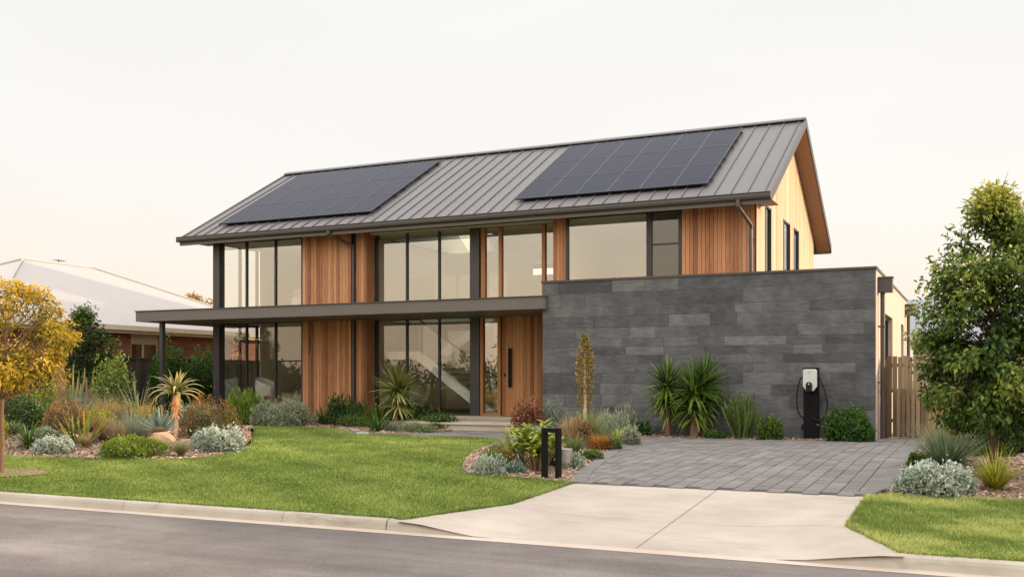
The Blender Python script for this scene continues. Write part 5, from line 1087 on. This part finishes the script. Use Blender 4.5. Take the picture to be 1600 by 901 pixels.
def build_charger():
    O = (-3.245, 22.0, 0); o = empty('ev_charger', O, 'white electric car charger on a black post in front of the slate wall', 'car charger')
    def part(b, n, m, p=o): return b.build(n, m, p, O=O)
    b = MB(); b.box(-3.40, -3.09, 22.0, 22.12, .0, 1.53); pt = part(b, 'post', 'black_metal')
    b = MB(); b.box(-3.46, -3.03, 21.97, 22.2, -.01, .012); part(b, 'base_plate', 'black_metal')
    pts = [(-3.40+.02, 1.03+.09), (-3.33, 1.03), (-3.15, 1.03), (-3.11, 1.12)]
    r = .05; xa, xb, zt = -3.395, -3.10, 1.50
    prof = [(xa, 1.13), (xa+.07, 1.03), (xb-.07, 1.03), (xb, 1.13)]+[(xb-r+r*math.cos(a), zt-r+r*math.sin(a)) for a in np.linspace(0, math.pi/2, 7)]+[(xa+r-r*math.sin(a), zt-r+r*math.cos(a)) for a in np.linspace(0, math.pi/2, 7)]
    b = MB(); b.prism(prof, 'y', 21.90, 21.998)
    def sh(pr, k):
        cx, cz = (xa+xb)/2, 1.28; return [(cx+(x-cx)*k, cz+(z-cz)*k) for x, z in pr]
    part(b, 'back_shell', 'charger_black')
    b = MB(); p2 = sh(prof, .985); p3 = sh(prof, .93)
    n = len(prof); V = [(x, 21.899, z) for x, z in p2]+[(x, 21.875, z) for x, z in p2]+[(x, 21.86, z) for x, z in p3]
    F = [(i, (i+1) % n, n+(i+1) % n, n+i) for i in range(n)]+[(n+i, n+(i+1) % n, 2*n+(i+1) % n, 2*n+i) for i in range(n)]
    b.add(V, F); b.add([(x, 21.86, z) for x, z in p3], [tuple(range(n))]); f = part(b, 'front_cover', 'charger_white')
    b = MB(); cx = -3.262; ov = [(cx+.06*math.cos(a), 1.17+.06*math.sin(a)) for a in np.linspace(0, math.pi, 9)]+[(cx-.06, 1.05), (cx-.03, 1.02), (cx+.03, 1.02), (cx+.06, 1.05)]
    b.prism(ov, 'y', 21.80, 21.859); hd = part(b, 'connector_holder', 'charger_black')
    b = MB(); b.tube([(cx, 21.798, 1.185), (cx, 21.79, 1.185)], .016, 12); part(b, 'indicator', 'charger_white', hd)
    b = MB()
    for i in range(4): b.box(cx-.02+i*.012, cx-.012+i*.012, 21.857, 21.8605, 1.425, 1.434)
    part(b, 'maker_mark', 'steel', f)
    def arc(P, n=10):
        out = []; P = [Vector(p) for p in P]
        for i in range(len(P)-1):
            p0, p1, p2, p3 = P[max(i-1, 0)], P[i], P[i+1], P[min(i+2, len(P)-1)]
            for k in range(n):
                t = k/n; out.append(.5*((2*p1)+(p2-p0)*t+(2*p0-5*p1+4*p2-p3)*t*t+(-p0+3*p1-3*p2+p3)*t**3))
        return out+[P[-1]]
    b = MB(); b.tube(arc([(-3.39, 21.95, 1.36), (-3.47, 21.94, 1.25), (-3.525, 21.94, .95), (-3.52, 21.94, .68), (-3.46, 21.95, .52), (-3.39, 21.97, .44)]), .014, 8)
    b.tube(arc([(-3.10, 21.95, 1.38), (-3.03, 21.93, 1.25), (-2.93, 21.92, .95), (-2.90, 21.92, .72), (-2.96, 21.92, .50), (-3.08, 21.93, .42), (-3.2, 21.93, .47), (-3.29, 21.92, .64), (-3.30, 21.89, .84), (-3.262, 21.85, 1.03)]), .014, 8); part(b, 'cable', 'charger_black')
    b = MB(); b.tube([(-3.43, 22.04, .2), (-3.43, 22.04, .32)], .02, 8); b.box(-3.45, -3.402, 22.03, 22.06, .24, .28); part(b, 'isolator', 'charger_black')
def build_site():
    # black arch bollard
    O = (-5.445, 12.98, -.105); b = MB(); y0, y1 = 12.93, 13.05
    b.box(-5.575, -5.522, y0, y1, -.16, .545); b.box(-5.368, -5.315, y0, y1, -.16, .545); b.box(-5.575, -5.315, y0, y1, .546, .605)
    tag(b.build('arch_bollard', 'black_metal', origin=O), 'black metal arch bollard standing on bark where lawn meets driveway', 'bollard')
    O = (-5.72, 14.2, -.075); b = MB(); b.tube([(-5.72, 14.2, -.1), (-5.72, 14.2, .2), (-5.72, 14.2, .23)], [.09, .105, .11], 14); tag(b.build('plant_pot', 'pot_grey', origin=O), 'pale grey pot seen through the opening of the black metal arch', 'plant pot')
    # paling fence and its gate
    O = (-1.0, 23.3, 0); o = empty('paling_fence', O, 'weathered timber paling fence between the slate wall and the right tree', 'fence'); r = random.Random(2)
    b = MB(); x = -1.83
    while x < 1.05:
        w = r.uniform(.075, .1); t = 1.78+r.uniform(-.015, .015); tn = r.random(); b.box(x, x+w, 23.29, 23.312, .02+r.uniform(0, .02), t, tn); x += w+r.uniform(.006, .022)
    b.build('palings', 'paling', o, O=O); b = MB()
    for z in (.35, 1.0, 1.55): b = MB(); b.box(-1.83, 1.05, 23.314, 23.36, z, z+.075, .35); b.build('rail', 'paling', o, O=O)
    for px in (-1.9, -.35, 1.05): b = MB(); b.box(px, px+.09, 23.362, 23.45, -.1, 1.7, .3); b.build('post', 'paling', o, O=O)
    O = (-1.3, 23.1, 0); o = empty('low_gate', O, 'low weathered picket gate in front of the taller paling fence', 'gate'); b = MB(); x = -1.62
    while x < -.95: b.box(x, x+.075, 23.13, 23.15, .06, 1.08+r.uniform(-.01, .01), r.random()); x += .098
    b.build('pickets', 'paling', o, O=O); 
    for z in (.25, .85): b = MB(); b.box(-1.62, -.93, 23.152, 23.19, z, z+.07, .4); b.build('rail', 'paling', o, O=O)
    # dark sheet metal boundary fences
    def metal_fence(name, p, q, h, lab):
        p, q = Vector(p), Vector(q); d = (q-p); L = d.length; u = d/L; nn = Vector((-u.y, u.x)); b = MB(); n = int(L/.10); V = []; F = []
        for i in range(n+1):
            off = (.0, .0, .025, .025)[i % 4]; c = p+u*(L*i/n)+nn*off; V += [(c.x, c.y, .0), (c.x, c.y, h-.05)]
        F = [(2*i, 2*i+2, 2*i+3, 2*i+1) for i in range(n)]; b.add(V, F)
        O = ((p.x+q.x)/2, (p.y+q.y)/2, 0); o = empty(name, O, lab, 'fence'); b.build('panel', 'fence_dark', o, O=O)
        b = MB(); a = p-nn*.03; c = q-nn*.03; a2 = p+nn*.05; c2 = q+nn*.05; b.prism([(a.x, a.y), (c.x, c.y), (c2.x, c2.y), (a2.x, a2.y)], 'z', h-.05, h); b.build('rail', 'fence_dark', o, O=O); b = MB(); b.prism([(a.x, a.y), (c.x, c.y), (c2.x, c2.y), (a2.x, a2.y)], 'z', .0, .06); b.build('rail', 'fence_dark', o, O=O)
        k = 0
        while k*2.4 < L: c = p+u*k*2.4; b = MB(); b.box(c.x-.04, c.x+.04, c.y-.04, c.y+.04, -.1, h); b.build('post', 'fence_dark', o, O=O); k += 1
    metal_fence('metal_fence', (-24.5, 38), (-24.5, 17), 1.97, 'dark ribbed metal fence in front of the brick house')
    metal_fence('metal_fence', (1.2, 23.4), (9, 23.4), 1.75, 'dark ribbed metal fence at the far right behind the green tree')
    # brick neighbour, left
    O = (-32, 27.5, 0); o = empty('brick_house', O, 'single storey brick house with a white hipped metal roof at the left', 'house')
    b = MB(); xw = -26.5; win = (25.75, 27.05); 
    b.box(xw-.2, xw, 20.4, win[0], -.1, 2.95); b.box(xw-.2, xw, win[1], 34.6, -.1, 2.95); b.box(xw-.2, xw, win[0], win[1], -.1, .9); b.box(-37.5, xw-.2, 20.4, 20.6, -.1, 2.95); b.box(-37.5, xw-.2, 34.4, 34.6, -.1, 2.95); b.box(-37.7, -37.5, 20.4, 34.6, -.1, 2.95); w = b.build('wall', 'brick', o, O=O)
    b = MB(); b.box(xw-.15, xw-.02, win[0]-.0, win[1], 2.55, 2.95); b.build('window_head', 'cream', w, O=O)
    f = window(o, O, [win[0]+.03, 26.35, win[1]-.03], .9, 2.55, xw-.08, fw=.06, mat='cream', axis='y', pane='dark_glass')
    b = MB(); b.box(xw-.3, xw-.25, 26.37, win[1], 1.5, 2.5); b.build('blind', 'cream', f, O=O)
    e = .5; x0, x1, y0, y1 = -38.0, -26.0, 19.9, 35.1; z0, rz = 3.06, 5.69; ra, rb = 25.9, 29.1
    b = MB(); V = [(x0, y0, z0), (x1, y0, z0), (x1, y1, z0), (x0, y1, z0), (-32, ra, rz), (-32, rb, rz)]
    b.add(V, [(0, 1, 4)]); b.add(V, [(2, 3, 5)]); b.add(V, [(1, 2, 5, 4)]); b.add(V, [(3, 0, 4, 5)]); b.quad((x0, y0, z0-.01), (x1, y0, z0-.01), (x1, y1, z0-.01), (x0, y1, z0-.01))
    for i in range(80):      # sheet ribs on the slope that shows
        y = y0+.19*i
        if y > y1: break
        t = min(1, (y-y0)/(ra-y0), (y1-y)/(y1-rb)); 
        if t > .02:
            p0 = Vector((x1, y, z0)); p1 = Vector((x1+(-32-x1)*t, y, z0+(rz-z0)*t)); w_ = .012
            b.quad((p0.x, y-w_, p0.z+.008), (p0.x, y+w_, p0.z+.008), (p1.x, y+w_, p1.z+.008), (p1.x, y-w_, p1.z+.008))
    rf = b.build('roof', 'neighbour_roof', o, O=O)
    b = MB()
    for p, q in (((-32, ra, rz), (x1, y0, z0)), ((-32, rb, rz), (x1, y1, z0)), ((-32, ra, rz), (-32, rb, rz)), ((-32, ra, rz), (x0, y0, z0))): b.tube([(p[0], p[1], p[2]+.02), (q[0], q[1], q[2]+.01)], .05, 6)
    b.build('ridge_cap', 'neighbour_roof', rf, O=O)
    b = MB(); b.box(x1, x1+.12, y0, y1, z0-.14, z0+.02); b.box(x1-.03, x1, y0, y1, z0-.24, z0-.01); b.box(x0, x1, y0-.12, y0, z0-.14, z0+.02); b.build('gutter', 'cream', rf, O=O)
    b = MB(); b.tube([(-32.6, 28.0, 5.3), (-32.6, 28.0, 5.95)], .02, 6); b.tube([(-32.6, 27.8, 5.9), (-32.6, 28.3, 5.9)], .012, 5)
    for q in range(4): b.tube([(-32.75, 27.85+q*.13, 5.9), (-32.45, 27.85+q*.13, 5.9)], .008, 5)
    b.build('antenna', 'steel', o, O=O)
    # grey roofed neighbour behind the fence at the right
    def gable(name, x0, x1, y0, y1, ez, rz, lab, wall, roof):
        O = ((x0+x1)/2, (y0+y1)/2, 0); o = empty(name, O, lab, 'house'); b = MB(); ym = (y0+y1)/2
        b.prism([(y0+.5, -.1), (y1-.5, -.1), (y1-.5, ez), (ym, rz-.1), (y0+.5, ez)], 'x', x0+.4, x1-.4); b.build('wall', wall, o, O=O); b = MB()
        for ya, yb in ((y0, ym), (y1, ym)):
            n = int((x1-x0)/.05); V = []
            for i in range(n+1):
                k = .012*math.sin(i*math.pi/2); x = x0+(x1-x0)*i/n; V += [(x, ya, ez+k), (x, yb, rz+k)]
            b.add(V, [(2*i, 2*i+2, 2*i+3, 2*i+1) for i in range(n)], smooth=True)
        r_ = b.build('roof', roof, o, O=O); b = MB(); b.box(x0, x1, y0-.12, y0, ez-.12, ez+.02); b.build('gutter', 'gutter', r_, O=O)
        b = MB(); b.box((x0+x1)/2-1, (x0+x1)/2+1, y0+.44, y0+.498, 1., 2.2); b.build('window', 'interior_dark', o, O=O)
    gable('grey_roofed_house', -2.4, 9, 35.5, 44, 2.5, 4.2, 'low house with a grey corrugated roof glimpsed between the garage and the green tree', 'cream', 'corrugated')
    gable('unseen_side_house', 9.5, 18, 12, 31, 2.7, 5.0, 'unseen neighbouring house added beyond the right fence to shade the front yard', 'cream', 'corrugated')  # added out of view, sized to keep low sun off the lawn
def build_world():
    w = bpy.data.worlds.new('World'); scene.world = w; w.use_nodes = True; t = w.node_tree; t.nodes.clear()
    out = t.nodes.new('ShaderNodeOutputWorld'); bg = t.nodes.new('ShaderNodeBackground'); sky = t.nodes.new('ShaderNodeTexSky'); sky.sky_type = 'NISHITA'
    sky.sun_disc = False; sky.sun_elevation = R(SUN_EL); sky.sun_rotation = R(90-SUN_AZ); sky.dust_density = 4.; sky.air_density = 1.2; sky.ozone_density = 1.
    tc = t.nodes.new('ShaderNodeTexCoord'); s = t.nodes.new('ShaderNodeSeparateXYZ'); t.links.new(tc.outputs['Generated'], s.inputs[0])
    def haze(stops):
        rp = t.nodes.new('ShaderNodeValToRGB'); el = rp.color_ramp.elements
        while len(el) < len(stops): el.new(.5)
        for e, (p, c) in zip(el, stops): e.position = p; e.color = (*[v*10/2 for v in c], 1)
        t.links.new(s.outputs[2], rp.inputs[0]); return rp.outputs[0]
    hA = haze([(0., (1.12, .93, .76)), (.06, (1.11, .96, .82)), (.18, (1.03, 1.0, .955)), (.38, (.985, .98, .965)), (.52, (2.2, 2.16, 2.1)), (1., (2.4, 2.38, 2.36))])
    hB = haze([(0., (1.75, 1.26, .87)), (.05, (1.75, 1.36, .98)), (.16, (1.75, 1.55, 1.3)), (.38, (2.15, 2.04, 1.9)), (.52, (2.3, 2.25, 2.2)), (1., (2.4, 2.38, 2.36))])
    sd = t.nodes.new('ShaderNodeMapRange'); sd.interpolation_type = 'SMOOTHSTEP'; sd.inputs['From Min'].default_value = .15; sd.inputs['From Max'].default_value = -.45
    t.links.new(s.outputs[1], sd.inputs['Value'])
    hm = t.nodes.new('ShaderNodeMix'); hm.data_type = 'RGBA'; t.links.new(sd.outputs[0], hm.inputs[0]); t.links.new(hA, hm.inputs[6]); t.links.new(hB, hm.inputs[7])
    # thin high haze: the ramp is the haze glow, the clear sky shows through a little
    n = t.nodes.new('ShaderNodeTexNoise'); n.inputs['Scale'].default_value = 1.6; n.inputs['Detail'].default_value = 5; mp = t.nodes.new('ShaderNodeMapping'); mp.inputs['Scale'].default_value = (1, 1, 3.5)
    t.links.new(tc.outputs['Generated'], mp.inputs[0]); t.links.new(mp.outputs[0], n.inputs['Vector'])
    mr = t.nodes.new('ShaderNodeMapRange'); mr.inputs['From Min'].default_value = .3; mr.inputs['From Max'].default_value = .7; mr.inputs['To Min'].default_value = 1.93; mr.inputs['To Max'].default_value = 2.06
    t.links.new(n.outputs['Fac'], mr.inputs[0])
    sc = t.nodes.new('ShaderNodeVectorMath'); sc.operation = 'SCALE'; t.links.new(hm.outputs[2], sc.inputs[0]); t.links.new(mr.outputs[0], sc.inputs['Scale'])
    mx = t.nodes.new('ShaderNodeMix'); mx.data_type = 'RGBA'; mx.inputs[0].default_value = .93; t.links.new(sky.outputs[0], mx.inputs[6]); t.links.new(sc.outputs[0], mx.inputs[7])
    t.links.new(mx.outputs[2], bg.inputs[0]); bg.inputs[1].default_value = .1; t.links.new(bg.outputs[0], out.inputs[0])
    d = Vector((math.cos(R(SUN_AZ))*math.cos(R(SUN_EL)), math.sin(R(SUN_AZ))*math.cos(R(SUN_EL)), math.sin(R(SUN_EL))))
    L = bpy.data.lights.new('sun', 'SUN'); L.energy = 4.4; L.angle = R(.6); L.color = (1, .79, .58); o = bpy.data.objects.new('sun', L); COL.objects.link(o); o.rotation_euler = (-d).to_track_quat('-Z', 'Y').to_euler(); o.location = (20, 25, 20)
    c = bpy.data.cameras.new('camera'); co = bpy.data.objects.new('camera', c); COL.objects.link(co); scene.camera = co
    c.sensor_width = 36; c.lens = 36*1566/1600; c.shift_y = 140.5/1600; c.clip_end = 2000; c.clip_start = .1
    co.location = (0, 0, 1.3); co.rotation_euler = (R(90), 0, R(25))
    scene.view_settings.view_transform = 'Standard'; scene.view_settings.look = 'None'; scene.view_settings.exposure = 0
    cy = scene.cycles; cy.use_denoising = True; cy.max_bounces = 8; cy.diffuse_bounces = 4; cy.glossy_bounces = 4; cy.transparent_max_bounces = 16; cy.caustics_reflective = False; cy.caustics_refractive = False
SUN_EL, SUN_AZ = 12., 24.
make_materials(); build_world(); build_ground(); build_turf(); build_chips(); build_house(); build_panels(); build_furniture(); build_charger(); build_site(); build_far_wood()
for row in PLANTS: spawn(row)
